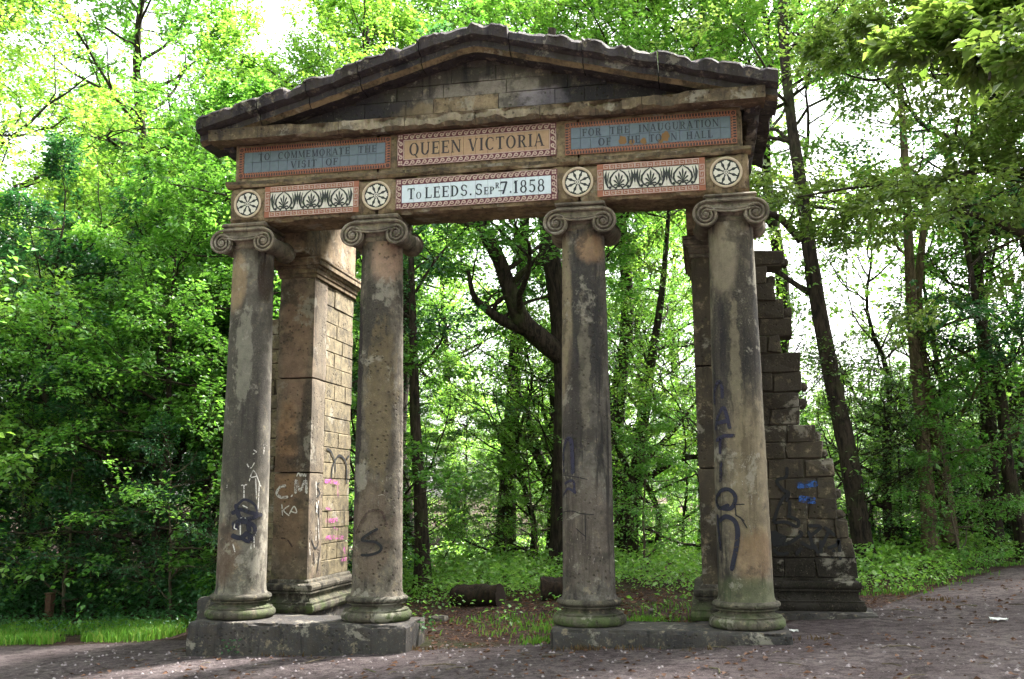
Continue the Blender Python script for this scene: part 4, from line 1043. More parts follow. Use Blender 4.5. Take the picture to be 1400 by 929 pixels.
def generic_tree(seed, h, crown0, r0, reach, nl, kids=(7, 6), per=26, size=.10, lift=.6, elev=.45, topn=1, mats=('bark', 'mid'), wob=.15):
    T = Tree(seed); pts, rad = trunk_line(T, (0, 0, -.25), (T.r.normal(0, .05)*h, T.r.normal(0, .05)*h, h*.93), r0, r0*.18, 14, wob, seed)
    n = len(pts)-1
    for k in range(nl):
        t = crown0+(1-crown0)*((k+T.r.random())/nl)**.9*.97; i = min(int(t*n), n-1); f = t*n-i; q = pts[i]*(1-f)+pts[i+1]*f
        az = k*2.39996+T.r.normal(0, .3); e = elev*(.5+1.0*(t-crown0)/(1-crown0))+T.r.normal(0, .12)
        L = reach*(1-.62*((t-crown0)/(1-crown0))**1.5)*(.75+.5*T.r.random())
        T.limb(q, (cos(az)*cos(e), sin(az)*cos(e), sin(e)), L, max(.02, rad[i]*.45), 1, lift, kids=kids)
    T.limb(pts[-1], (0, 0, 1), reach*.35, rad[-1], 1, 1, kids=kids)
    return T, T.leaf_arrays(per, size)
def tri(me): return sum(len(p.vertices)-2 for p in me.polygons) if len(me.polygons) < 50000 else len(me.loops)-2*len(me.polygons)

PROTO = {}
def proto(key, **kw):
    T, la = generic_tree(**kw); tm = T.wood
    me = bpy.data.meshes.new('trunk'); me.from_pydata(tm.v, [], tm.f); me.polygons.foreach_set('use_smooth', [True]*len(me.polygons)); me.update()
    PROTO[key] = (me, leaves_mesh('crown', *la))
proto('tall', seed=11, h=15, crown0=.26, r0=.26, reach=4.6, nl=30, kids=(6, 6), per=34, size=.108)
proto('tall_b', seed=12, h=17, crown0=.34, r0=.30, reach=5.2, nl=28, kids=(6, 6), per=34, size=.112, wob=.3)
proto('high', seed=18, h=17, crown0=.50, r0=.25, reach=4.6, nl=24, kids=(6, 6), per=36, size=.11, wob=.25)
proto('mid', seed=13, h=8.5, crown0=.12, r0=.11, reach=3.3, nl=26, kids=(5, 5), per=36, size=.098, lift=.35, elev=.25)
proto('mid_b', seed=14, h=7, crown0=.06, r0=.09, reach=3.0, nl=26, kids=(5, 5), per=40, size=.078, lift=.2, elev=.12)
proto('bare', seed=17, h=6.5, crown0=.08, r0=.10, reach=3.6, nl=18, kids=(6, 5), per=5, size=.11, lift=.7, elev=.55, wob=.5)
proto('sapling', seed=15, h=3.6, crown0=.10, r0=.035, reach=1.5, nl=16, kids=(4, 4), per=24, size=.07, lift=.1, elev=.1)
proto('pole', seed=16, h=9, crown0=.45, r0=.07, reach=1.8, nl=14, kids=(4, 4), per=20, size=.092, lift=.5, elev=.5, wob=.35)
_mc = {}
def mesh_with(me, mat):
    k = (me.name, mat.name)
    if k not in _mc:
        c = me if len(me.materials) == 0 else me.copy()
        c.materials.clear(); c.materials.append(mat); _mc[k] = c
    return _mc[k]
TREES = []
def tree(key, x, y, s, rz, bark, leaf, name, label, cat='tree', group=None, z=None, crown='crown', sz=1.0):
    e = empty(name, (x, y, gz(x, y) if z is None else z), label, cat, group); e.rotation_euler = (0, 0, rz); e.scale = (s, s, s*sz)
    tm, cm = PROTO[key]
    link('trunk', mesh_with(tm, M[bark]), e); link(crown, mesh_with(cm, M[leaf]), e)
    TREES.append((x, y, s)); return e
def traced_tree(name, label, bark, leaf, seed, lines, n_limbs, reach, per=22, size=.10, kids=(5, 5), lift=.4, elev=.35, tmin=.35, keep=None, group=None, cat='tree', reaches=None):
    """lines: list of limbs, each a list of (px, py, y, radius) read off the photograph and set at their own distances"""
    T = Tree(seed); first = None; allp = []
    for ln in lines:
        pts = [uy(a, b, Y) for a, b, Y, r in ln]; rad = [r for *_, r in ln]
        if first is None:
            g = gz(pts[0][0], pts[0][1]); pts[0][2] = g-.15; first = np.array([pts[0][0], pts[0][1], g])
        cc = catmull([np.append(p, r) for p, r in zip(pts, rad)], 5)
        cp = [c[:3] for c in cc]; cr = [max(.008, c[3]*(1+.10*nz(i*.9, seed))) for i, c in enumerate(cc)]
        if ln is lines[0]: cr[0] *= 1.5; cr[1] *= 1.2
        T.wood.tube(cp, cr, 10); allp.append((cp, cr))
    tot = sum(len(c) for c, _ in allp)
    for li, ((cp, cr), ln) in enumerate(zip(allp, lines)):
        k = max(2, int(n_limbs*len(cp)/tot)); t0 = tmin if ln is lines[0] else .15
        for j in range(k):
            t = t0+(1-t0)*(j+T.r.random())/k; i = min(int(t*(len(cp)-1)), len(cp)-2)
            az = T.r.random()*6.283; e = elev+T.r.normal(0, .2)
            T.limb(cp[i], (cos(az)*cos(e), sin(az)*cos(e), sin(e)), (reach if reaches is None else reaches[li])*(.6+.7*T.r.random()), max(.015, cr[i]*.4), 1, lift, kids=kids)
    la = T.leaf_arrays(per*1.25, size, keep=keep)
    e = empty(name, tuple(first), label, cat, group)
    off = -first
    tm = T.wood; tm.v = [(a+off[0], b+off[1], c+off[2]) for a, b, c in tm.v]
    o = tm.build('trunk', M[bark], e, smooth_ang=60)
    la = (la[0]+off,)+la[1:]
    me = leaves_mesh('crown', *la); me.materials.append(M[leaf]); link('crown', me, e)
    return e

# trees one can follow in the photograph
traced_tree('woodland_tree', 'big dark leaning trunk beyond the ruined wing wall', 'bark', 'leaf_olive', 101,
    [[(1183, 748, 8.5, .21), (1163, 640, 8.6, .18), (1138, 520, 8.8, .165), (1112, 380, 9.0, .15), (1096, 260, 9.2, .13), (1080, 150, 9.5, .11), (1070, 20, 10, .11), (1075, -120, 10.5, .06)],
     [(1096, 330, 9.05, .09), (1068, 300, 8.9, .07), (1040, 285, 8.7, .05), (1015, 250, 8.5, .03)],
     [(1105, 400, 9, .07), (1075, 380, 9.2, .05), (1040, 350, 9.4, .03)]], 16, 3.2, per=20, tmin=.62)
traced_tree('woodland_tree', 'pale lit trunk of two close stems right of the big leaning trunk', 'bark_pale', 'leaf_mid', 102,
    [[(1272, 742, 10, .17), (1262, 600, 10.1, .13), (1250, 470, 10.2, .12), (1243, 350, 10.3, .10), (1236, 200, 10.5, .08), (1225, 40, 10.8, .05)],
     [(1300, 742, 10.4, .17), (1285, 620, 10.4, .13), (1262, 500, 10.5, .11), (1255, 400, 10.6, .09), (1270, 250, 10.7, .06)]], 14, 2.8, per=18, tmin=.6)
traced_tree('woodland_tree', 'forked slim dark trunk next to the right end of the path', 'bark', 'leaf_mid', 103,
    [[(1360, 742, 11, .20), (1352, 640, 11, .17), (1350, 520, 11.1, .15), (1340, 420, 11.2, .12), (1330, 250, 11.4, .09), (1335, 90, 11.6, .06)],
     [(1353, 640, 11, .10), (1385, 560, 10.8, .08), (1412, 500, 10.6, .06), (1440, 400, 10.5, .04)]], 12, 2.8, per=18, tmin=.6)
traced_tree('woodland_tree', 'curving dark stem at the far right edge beside the path', 'bark', 'leaf_dark', 104,
    [[(1405, 750, 9.5, .16), (1378, 640, 9.5, .12), (1368, 540, 9.6, .10), (1340, 440, 9.7, .07), (1322, 340, 9.8, .05), (1300, 240, 10, .03)]], 10, 2.4, per=18)
traced_tree('woodland_tree', 'thin bare trunk standing by the blackened log under the arch', 'bark', 'leaf_dark', 105,
    [[(579, 792, 6.5, .17), (575, 690, 6.5, .12), (568, 580, 6.6, .10), (565, 460, 6.7, .075), (562, 350, 6.8, .055), (560, 220, 7, .04), (566, 60, 7.2, .03)],
     [(568, 400, 6.7, .03), (600, 350, 6.9, .025), (640, 310, 7.1, .015)]], 12, 1.7, per=12, kids=(4, 4), tmin=.42)
traced_tree('woodland_tree', 'old crooked tree with heavy forking limbs framed by the middle columns', 'bark', 'leaf_mid', 106,
    [[(775, 790, 9.5, .42), (775, 690, 9.5, .33), (776, 590, 9.5, .30), (775, 500, 9.5, .28), (762, 400, 9.4, .22), (750, 330, 9.3, .18), (742, 200, 9.2, .13), (755, 40, 9.2, .09)],
     [(778, 495, 9.5, .24), (745, 468, 9.2, .22), (715, 440, 8.9, .20), (698, 400, 8.7, .17), (682, 355, 8.5, .15), (662, 318, 8.3, .14), (640, 270, 8.2, .10), (620, 200, 8.2, .07)],
     [(725, 455, 9, .13), (690, 440, 8.8, .11), (668, 425, 8.6, .09), (648, 405, 8.4, .06), (640, 370, 8.3, .04)],
     [(675, 425, 8.7, .05), (682, 410, 8.6, .04), (700, 403, 8.6, .03)]], 22, 2.8, per=22, tmin=.5)
traced_tree('woodland_tree', 'slender multi branched tree between the two right columns', 'bark', 'leaf_lime', 107,
    [[(858, 760, 12, .22), (866, 680, 12, .17), (878, 590, 12, .14), (890, 500, 12.1, .11), (905, 400, 12.2, .08), (915, 280, 12.3, .05)],
     [(866, 670, 12, .10), (905, 640, 11.8, .08), (945, 625, 11.6, .06), (985, 630, 11.4, .04)],
     [(872, 640, 12, .08), (920, 590, 12.1, .06), (955, 545, 12.2, .03)],
     [(868, 660, 12, .08), (840, 600, 12.2, .06), (832, 520, 12.4, .04)]], 22, 2.2, per=14)
traced_tree('woodland_tree', 'leaning many stemmed tree against the bright glade', 'bark', 'leaf_lime', 108,
    [[(756, 770, 13, .2), (756, 680, 13, .16), (735, 620, 13, .12), (718, 560, 13.1, .09), (690, 500, 13.3, .06)],
     [(757, 690, 13, .12), (760, 600, 13, .09), (752, 520, 13, .06)]], 18, 2.4, per=12)
# generic trees of the wood
rt = random.Random(9)
def grow(spots, name, base, group=None):
    for i, (key, x, y, s, bark, leaf, lab) in enumerate(spots):
        tree(key, x, y, s, rt.uniform(0, 6.28), bark, leaf, name, lab, group=group)
grow([
 ('mid_b', -6.5, 4.3, 1.0, 'bark', 'leaf_mid', 'low spreading green tree just left of the tall plinth'),
 ('mid', -7.8, 6.3, 1.1, 'bark', 'leaf_lime', 'broad layered tree rising behind the tall plinth on the left'),
 ('mid_b', -9.6, 5.0, 1.1, 'bark', 'leaf_dark', 'dark drooping tree behind the short wooden post'),
 ('mid', -11.4, 3.6, 1.15, 'bark', 'leaf_lime', 'bright leaved tree reaching in at the left edge'),
 ('tall', -9.6, 11.5, .95, 'bark', 'leaf_mid', 'tall tree whose crown fills the upper left'),
 ('high', -5.6, 9.8, .85, 'bark', 'leaf_mid', 'tall light green tree beside the left end of the pediment'),
 ('mid', -5.2, 6.0, 1.0, 'bark', 'leaf_mid', 'leafy tree close behind the left wing wall'),
 ('tall', -13.0, 5.5, 1.0, 'bark', 'leaf_lime', 'tall pale green tree at the far upper left'),
 ('high', .6, 13.5, 1.0, 'bark', 'leaf_lime', 'tall tree rising straight behind the pediment top'),
 ('high', 4.6, 13.0, 1.0, 'bark', 'leaf_mid', 'tall tree rising behind the right slope of the pediment'),
 ('tall_b', 9.3, 9.6, 1.05, 'bark', 'leaf_olive', 'tall open tree beyond the pale lit trunks'),
 ('high', -2.6, 14.0, 1.0, 'bark', 'leaf_lime', 'tall tree rising behind the left slope of the pediment'),
 ('high', -4.8, 13.2, 1.0, 'bark', 'leaf_lime', 'tall tree left of those behind the pediment'),
 ('high', 2.6, 14.5, 1.1, 'bark', 'leaf_lime', 'tall tree between the pediment top and its right slope'),
 ('high', -.9, 15, 1.1, 'bark', 'leaf_lime', 'tallest tree rising just left of the pediment top'),
 ('high', -12.5, 12.5, 1.1, 'bark', 'leaf_mid', 'tall tree behind the pale green one at upper left'),
], 'woodland_tree', 1)
for (x, y, s, lab) in [(-7.7, 3.7, 1.0, 'thin sapling with flat dark sprays at the grass edge on the left'), (-5.7, 3.5, .8, 'sapling half hidden behind the outermost column'), (-10.4, 3.6, 1.0, 'sapling at the left edge among dark undergrowth'), (-1.2, 11, 1.0, 'sapling in the bright glade between the middle columns'), (1.2, 9.2, .9, 'sapling low behind the inner right column'), (6.9, 8.2, .8, 'sapling beside the ruined wing wall')]:
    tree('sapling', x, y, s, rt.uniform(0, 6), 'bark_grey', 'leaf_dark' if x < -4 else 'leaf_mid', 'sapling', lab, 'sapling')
# the wood behind; labels say where each is seen
def seen(x, y, z=2.0):
    d = np.array([x, y, z])-CAM; return 700+FPX*(d@Rv)/(d@Fv)
def zone(px):
    if px < 295: return 'left of the portico'
    if px < 490: return 'behind the left pair of columns'
    if px < 770: return 'through the wide middle opening'
    if px < 975: return 'through the right pair of columns'
    if px < 1180: return 'beyond the ruined wing wall'
    return 'right of the big leaning trunk'
ORD = 'first second third fourth fifth sixth seventh eighth ninth tenth eleventh twelfth thirteenth fourteenth fifteenth sixteenth seventeenth eighteenth nineteenth twentieth twentyfirst twentysecond twentythird twentyfourth'.split()
def wood(spots, what, name, group):
    byz = {}
    for q in spots: byz.setdefault(zone(seen(q[1], q[2])), []).append(q)
    for zn, L in byz.items():
        L.sort(key=lambda q: seen(q[1], q[2]))
        for i, (key, x, y, s_, bark, leaf) in enumerate(L):
            o = ORD[min(i, 23)]+' from left ' if len(L) > 1 else 'seen '
            tree(key, x, y, s_, rt.uniform(0, 6.28), bark, leaf, name, what+', '+o+zn, group=group)
W1, W2, W3, W4, W5 = [], [], [], [], []
for k in range(30):
    x = -19+k*1.25+rt.uniform(-.6, .6); y = 17+rt.uniform(-2, 5)
    if -8 < x < 13: continue
    key = rt.choice(['tall', 'tall_b', 'mid', 'mid_b', 'mid']); leaf = rt.choice(['leaf_lime', 'leaf_mid', 'leaf_lime'])
    if x > 6: key = 'mid_b'
    W1.append((key, x, y, rt.uniform(.85, 1.1), 'bark', leaf))
wood(W1, 'green tree deep in the wood', 'woodland_tree', 'trees deep in the wood behind')
for k in range(30):
    x = -34+k*1.75+rt.uniform(-.8, .8); y = 32+rt.uniform(-4, 9)
    W2.append((rt.choice(['tall', 'mid_b', 'tall_b', 'mid_b']) if x < 1 else 'mid_b', x, y+(6 if x > -8 else 0), rt.uniform(1.0, 1.3) if x < 1 else rt.uniform(.75, 1.0), 'bark', 'leaf_lime'))
wood(W2, 'pale distant wood tree', 'woodland_tree', 'trees in the farthest rank')
for k in range(16):
    x = 10+k*2.2+rt.uniform(-1, 1); y = 27+rt.uniform(-4, 8)
    W3.append(('mid_b', x, y, rt.uniform(.6, .85), 'bark', 'leaf_mid'))
wood(W3, 'low tree against sky', 'woodland_tree', 'low trees against the sky')
for k in range(26):
    W4.append(('pole', rt.uniform(-15, -4.6), rt.uniform(6.5, 13), rt.uniform(.7, 1.1), 'bark', 'leaf_dark'))
wood(W4, 'thin dark stem in the thicket', 'pole_tree', 'thin stems in the thicket on the left')
for k in range(7):
    W5.append(('pole', rt.uniform(5.5, 17), rt.uniform(11, 19), rt.uniform(.7, 1.1), rt.choice(['bark_pale', 'bark']), 'leaf_mid'))
wood(W5, 'thin stem in the open wood', 'pole_tree', 'thin stems in the open wood on the right')
# low bushy growth closing the view under the crowns
W6 = []
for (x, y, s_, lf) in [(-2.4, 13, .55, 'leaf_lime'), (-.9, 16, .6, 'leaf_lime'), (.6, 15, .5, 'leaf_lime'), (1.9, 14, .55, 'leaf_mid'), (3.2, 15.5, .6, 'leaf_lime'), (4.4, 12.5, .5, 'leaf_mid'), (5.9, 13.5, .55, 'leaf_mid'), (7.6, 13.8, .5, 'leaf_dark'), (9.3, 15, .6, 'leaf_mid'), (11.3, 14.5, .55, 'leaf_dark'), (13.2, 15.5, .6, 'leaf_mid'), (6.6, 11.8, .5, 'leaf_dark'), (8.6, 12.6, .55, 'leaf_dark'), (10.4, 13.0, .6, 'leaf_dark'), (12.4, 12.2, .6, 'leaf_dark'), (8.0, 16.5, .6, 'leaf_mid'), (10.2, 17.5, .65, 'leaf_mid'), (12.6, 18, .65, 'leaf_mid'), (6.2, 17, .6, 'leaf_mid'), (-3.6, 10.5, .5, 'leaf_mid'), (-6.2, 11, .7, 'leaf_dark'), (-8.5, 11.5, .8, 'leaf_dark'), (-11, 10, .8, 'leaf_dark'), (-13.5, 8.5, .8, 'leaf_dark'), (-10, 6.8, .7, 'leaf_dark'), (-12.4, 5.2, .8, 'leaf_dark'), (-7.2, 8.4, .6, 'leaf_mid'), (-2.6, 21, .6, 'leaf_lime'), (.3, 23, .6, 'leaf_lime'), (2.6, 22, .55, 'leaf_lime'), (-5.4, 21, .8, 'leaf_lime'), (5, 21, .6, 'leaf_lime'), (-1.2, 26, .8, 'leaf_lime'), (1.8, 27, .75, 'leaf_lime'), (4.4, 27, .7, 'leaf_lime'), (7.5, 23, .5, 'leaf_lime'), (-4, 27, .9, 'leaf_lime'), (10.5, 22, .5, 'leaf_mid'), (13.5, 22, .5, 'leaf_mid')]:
    W6.append(('mid_b', x, y, s_, 'bark', lf))
wood(W6, 'low bushy tree', 'bushy_tree', 'low bushy trees under the tall crowns')
W7 = [('bare', x, y, s_, 'bark', lf) for x, y, s_, lf in [(5.4, 9.6, .65, 'leaf_olive'), (7.3, 10.5, .7, 'leaf_mid'), (9.0, 9.4, .6, 'leaf_mid'), (11.2, 10.4, .7, 'leaf_mid'), (6.3, 13, .75, 'leaf_olive'), (8.4, 14.4, .75, 'leaf_mid'), (12.8, 13.4, .75, 'leaf_olive'), (6.4, 11.6, 1.15, 'leaf_mid'), (7.6, 13.2, 1.2, 'leaf_olive'), (8.9, 11.9, 1.1, 'leaf_mid'), (9.9, 14.6, 1.25, 'leaf_mid'), (2.9, 11.4, .9, 'leaf_lime'), (4.2, 10.6, .9, 'leaf_mid'), (-.3, 10.8, .8, 'leaf_lime'), (-1.6, 12.2, .9, 'leaf_lime'), (1.3, 12.6, .9, 'leaf_lime'), (-6.5, 8.2, 1.0, 'leaf_dark'), (-9.3, 7, 1.0, 'leaf_dark'), (-11.6, 6.6, 1.0, 'leaf_dark'), (-4.2, 8, .9, 'leaf_dark')]]
wood(W7, 'dark bare branched tree', 'bare_branched_tree', 'sparse branching trees under the canopy')
# long boughs reaching in from the right over the path
traced_tree('woodland_tree', 'tree beyond the right edge with long level boughs reaching left', 'bark', 'leaf_olive', 109,
    [[(1520, 760, 6, .26), (1510, 560, 6, .22), (1500, 400, 6, .20), (1480, 240, 6.1, .16), (1450, 60, 6.3, .11), (1430, -120, 6.5, .06)],
     [(1500, 380, 6, .10), (1420, 330, 5.8, .08), (1350, 300, 5.6, .06), (1300, 285, 5.5, .04)],
     [(1495, 330, 6, .09), (1390, 236, 6.2, .06), (1280, 245, 6.4, .045), (1180, 255, 6.5, .03), (1090, 270, 6.6, .015)],
     [(1485, 250, 6.1, .10), (1400, 150, 6, .055), (1310, 110, 5.9, .04), (1220, 60, 5.8, .03), (1150, 40, 5.7, .015)],
     [(1470, 160, 6.2, .09), (1390, 60, 5.6, .06), (1320, 20, 5.2, .04), (1260, 20, 5, .02)],
     [(1455, 60, 6.3, .08), (1470, -30, 2, .06), (1460, 0, -1, .045), (1410, 40, -2.4, .03), (1365, 60, -2.9, .02), (1352, 110, -3.1, .010)]], 60, 2.1, per=24, size=.105, kids=(5, 5), lift=.1, elev=.05, tmin=.6, reaches=[2.1, 2.0, 2.0, 1.9, 1.7, .75])
# tall trees flanking and roofing the path on the near side
for (key, x, y, s_, lf, lab) in [('tall_b', 12.5, 3.5, 1.0, 'leaf_mid', 'big tree at the right edge whose boughs hang over the path'), ('tall', 10.5, -1.0, .9, 'leaf_olive', 'near tree on the right with boughs hanging into the top corner'),
     ('tall', -12.5, -2.5, 1.0, 'leaf_mid', 'near tree beyond the left edge with branches in the top corner')]:
    tree(key, x, y, s_, rt.uniform(0, 6.28), 'bark', lf, 'woodland_tree', lab)
for k, (key, x, y, s_) in enumerate([('tall', -12, -15, 1.0), ('tall_b', -7, -19, .95), ('tall', -2.5, -17, 1.0), ('tall_b', 2, -20, 1.0), ('tall', 6.5, -17.5, 1.0), ('tall_b', 11, -18, 1.0), ('tall', 14.5, -13, 1.0), ('tall_b', -13.5, -9, .95)]):  # unseen row behind the camera, added to block low sky and darken the facade
    tree(key, x, y, s_, rt.uniform(0, 6.28), 'bark', 'leaf_mid', 'woodland_tree', 'unseen tall tree added on the near side to screen low sky, '+ORD[k]+' along the row', group='unseen trees added on the near side to screen low sky')
# ------------------------------------------------------------------ undergrowth, grass, litter, logs and small things
R5 = np.random.default_rng(77)
def free(x, y):
    """not inside the stone footings"""
    inpl = lambda a, b, c, d: a < x < b and c < y < d
    return not (inpl(-3.3, -.68, -.5, .37) or inpl(.8, 3.3, -.5, .37) or inpl(-4.55, -2.1, .3, 2.35) or inpl(2.25, 4.45, .3, 2.35))
def undergrowth(name, spots, mat, label, h=(.06, .46), n=(6, 18), size=.085):
    P_, D_, N_, L_ = [], [], [], []
    for x, y, s in spots:
        z = gz(x, y); k = int(R5.integers(*n)); az = R5.random(k)*6.283; rr = R5.random(k)**.6*.22*s; hh = (h[0]+(h[1]-h[0])*R5.random(k))*s
        P_.append(np.stack([x+rr*np.cos(az), y+rr*np.sin(az), z+hh], 1))
        d = np.stack([np.cos(az), np.sin(az), R5.normal(-.15, .35, k)], 1); D_.append(d)
        N_.append(np.array([0, 0, 1.])+R5.normal(0, .4, (k, 3))); L_.append(size*s*(.6+.8*R5.random(k)))
    P_ = np.concatenate(P_); D_ = np.concatenate(D_); N_ = np.concatenate(N_); L_ = np.concatenate(L_)
    me = leaves_mesh(name, P_, D_, N_, L_, L_*.62); me.materials.append(mat); o = link(name, me, kind='stuff'); o['label'] = label; return o
sp = []
while len(sp) < 1500:      # left thicket floor
    x, y = R5.uniform(-13, -3.2), R5.uniform(1.6, 8.5)
    if y > 3.0+.3*sin(x*1.7)+.2*sin(x*4.1) and free(x, y): sp.append((x, y, R5.uniform(.7, 1.4)))
sp += [(x, y, .55) for x, y in zip(R5.uniform(-10, -3.6, 300), R5.uniform(1.6, 3.2, 300)) if free(x, y)]
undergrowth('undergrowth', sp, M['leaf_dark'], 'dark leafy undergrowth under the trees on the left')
sp = []
while len(sp) < 5200:      # behind the portico and to the right
    x, y = R5.uniform(-5, 18), 3+16*R5.random()**1.4
    edge = (5.0 if -1.2 < x < 2.2 else 4.4)+.4*sin(x*.9)+.3*sin(x*2.3)
    if x > 4.4: edge = max(4.1, path_edge(x)+.35)+.25*sin(x*2)
    if y > edge and free(x, y): sp.append((x, y, R5.uniform(.6, 1.25)*(.7+.3*smooth((y-edge)/2))))
undergrowth('undergrowth', sp, M['leaf_mid'], 'low green undergrowth behind the arch and beyond the path')
sp = [(R5.uniform(-2, 4), R5.uniform(1.2, 4.6), R5.uniform(.3, .7)) for _ in range(150)]
sp = [q for q in sp if free(q[0], q[1]) and not (-1.1 < q[0] < 1.8 and q[1] > 3.0)]
undergrowth('undergrowth', sp, M['leaf_mid'], 'scattered seedlings on the bare soil under the arch', n=(4, 9), size=.10)
def grass(name, spots, label, hmin, hmax, mat):
    n = len(spots); v = np.empty((n, 5, 3), np.float32)
    xy = np.array(spots); z = np.array([gz(a, b) for a, b in spots])
    az = R5.random(n)*6.283; h = hmin+(hmax-hmin)*R5.random(n); wd = .006+.006*R5.random(n); ln = R5.random(n)*.6*h; b2 = R5.random(n)*6.283
    cx, sx = np.cos(az)*wd, np.sin(az)*wd; lx, ly = np.cos(b2)*ln, np.sin(b2)*ln
    for k, (sg, t, ww) in enumerate(((-1, 0, 1), (1, 0, 1), (1, .55, .8), (-1, .55, .8), (0, 1, 0))):
        v[:, k, 0] = xy[:, 0]+sg*cx*ww+lx*t*t; v[:, k, 1] = xy[:, 1]+sg*sx*ww+ly*t*t; v[:, k, 2] = z-.01+h*t*(1-.15*t)
    me = bpy.data.meshes.new(name); me.vertices.add(5*n); me.vertices.foreach_set('co', v.ravel())
    b = (np.arange(n)*5)[:, None]; idx = np.concatenate([b, b+1, b+2, b, b+2, b+3, b+3, b+2, b+4], 1).astype(np.int32).ravel()
    me.loops.add(9*n); me.loops.foreach_set('vertex_index', idx); me.polygons.add(3*n); me.polygons.foreach_set('loop_start', np.arange(0, 9*n, 3, dtype=np.int32)); me.update(calc_edges=True)
    me.materials.append(mat); o = link(name, me, kind='stuff'); o['label'] = label; return o
M['grass'] = leaf_mat('grass', ['#3c6a20', '#4c8028', '#5c9032', '#7a8a40'], ['#5c8a28', '#6a9a30', '#78a83a', '#808a48'], .35, .5, .25)
M['dry_grass'] = leaf_mat('dry_grass', ['#54432f', '#6a5640', '#463626'], ['#5c4a34', '#6c5840', '#4e3c2c'], .25, .7, .1)
sp = []
while len(sp) < 15000:
    x, y = R5.uniform(-9.5, -3.4), R5.uniform(.6, 3.4)
    if y > path_edge(x)+.05+.15*nz(x*2, y*2)+abs(R5.normal(0, .22)) and free(x, y) and y < 2.9+.5*nz(x*.8, 3) and R5.random() < 1.6*max(0, nz(x*1.4, y*1.4, 4)+.28): sp.append((x, y))
grass('grass', sp, 'bright green grass edge between path and dark undergrowth on the left', .06, .20, M['grass'])
sp = []
for cx, cy_, s, n in [(-.3, 2.4, .45, 150), (.25, 1.5, .3, 170), (.1, .8, .3, 40), (1.65, 1.6, .22, 260), (1.9, 2.6, .4, 80), (.62, .1, .14, 120), (.62, 1.0, .25, 130), (5.0, 4.3, .3, 200), (5.7, 5.3, .3, 200), (2.3, 3.2, .4, 60), (6.6, 6.9, .3, 200), (7.6, 8.4, .3, 200)]:
    for _ in range(n):
        x, y = cx+R5.normal(0, s), cy_+R5.normal(0, s*.7)
        if free(x, y): sp.append((x, y))
grass('grass', sp, 'sparse green grass tufts on the soil under and beside the arch', .03, .12, M['grass'])
sp = []
for cx, cy_, n in [(1.15, -.52, 160), (1.6, -.52, 90), (-.6, -.2, 60), (2.4, -.54, 50), (3.4, -.1, 40), (-2.0, -.5, 40), (5.4, 3.2, 120)]:
    sp += [(cx+R5.normal(0, .13), cy_-abs(R5.normal(0, .05))) for _ in range(n)]
sp = [q for q in sp if R5.random() < .45]
grass('dry_grass', sp, 'dry brown grass wisps against the low plinth', .02, .09, M['dry_grass'])
# fallen leaves and flecks on path and soil
def litter(name, n, box, size, mat, label, dens=None):
    P_ = []
    while len(P_) < n:
        x, y = R5.uniform(*box[:2]), R5.uniform(*box[2:])
        if free(x, y) and (dens is None or R5.random() < dens(x, y)): P_.append((x, y, gz(x, y)+.012*nz(x*6, y*6, 1)+.006))
    P_ = np.array(P_); az = R5.random(n)*6.283
    L = size*(.5+R5.random(n)); me = leaves_mesh(name, P_, np.stack([np.cos(az), np.sin(az), R5.normal(.1, .2, n)], 1), np.array([0, 0, 1.])+R5.normal(0, .25, (n, 3)), L, L*.6, .25)
    me.materials.append(mat); o = link(name, me, kind='stuff'); o['label'] = label; return o
M['lit_pale'] = leaf_mat('pale_flecks', ['#7e736e', '#665a56', '#8e8680', '#584c46'], ['#7c7068', '#665a54', '#8c8278', '#584c46'], .1, .8, .2)
M['lit_brown'] = leaf_mat('brown_fallen_leaves', ['#46322a', '#5c4234', '#6e5040', '#3c2c26'], ['#6a4830', '#845c40', '#946a48', '#5a4030'], .15, .7, .15)
litter('fallen_leaf_flecks', 3500, (-5.5, 10, -3.2, 3.5), .017, M['lit_pale'], 'pale wood and stone flecks strewn over the earth path', lambda x, y: max(.06, .35+1.5*nz(x*.9, y*1.3, 2)))
litter('fallen_leaves', 5200, (-4, 9, -2.6, 6), .06, M['lit_brown'], 'brown fallen leaves on the soil and path', lambda x, y: .18 if y < path_edge(x) else 1)
# pebbles
mb = MB(); rp = random.Random(3)
for k in range(1500):
    x, y = rp.uniform(-5, 9), rp.uniform(-3, 2.6)
    if not free(x, y) or y > path_edge(x)+.6: continue
    s = rp.uniform(.008, .022); z = gz(x, y); a = rp.uniform(0, 6)
    vs = [(x+s*rp.uniform(.7, 1.3)*cos(a+i*2*pi/5), y+s*rp.uniform(.7, 1.3)*sin(a+i*2*pi/5), z) for i in range(5)]+[(x, y, z+s*.9)]
    mb.add(vs, [(i, (i+1) % 5, 5) for i in range(5)])
o = mb.build('gravel', flat_mat('gravel', '#8d8384', .9, .6, 3, '#4e4648'), kind='stuff', smooth_ang=None); o['label'] = 'small grey stones trodden into the path'
# twigs
mb = MB()
for k in range(130):
    x, y = rp.uniform(-4, 8), rp.uniform(-2.8, 4.5)
    if not free(x, y): continue
    a = rp.uniform(0, 6.28); L = rp.uniform(.08, .35); z = gz(x, y)+.012
    mb.tube([(x, y, z), (x+L*.5*cos(a)+.01, y+L*.5*sin(a), z+.012), (x+L*cos(a+.2), y+L*sin(a+.2), z)], rp.uniform(.003, .007), 4)
o = mb.build('twigs', M['bark_grey'], kind='stuff', smooth_ang=None); o['label'] = 'broken twigs lying about the path and soil'

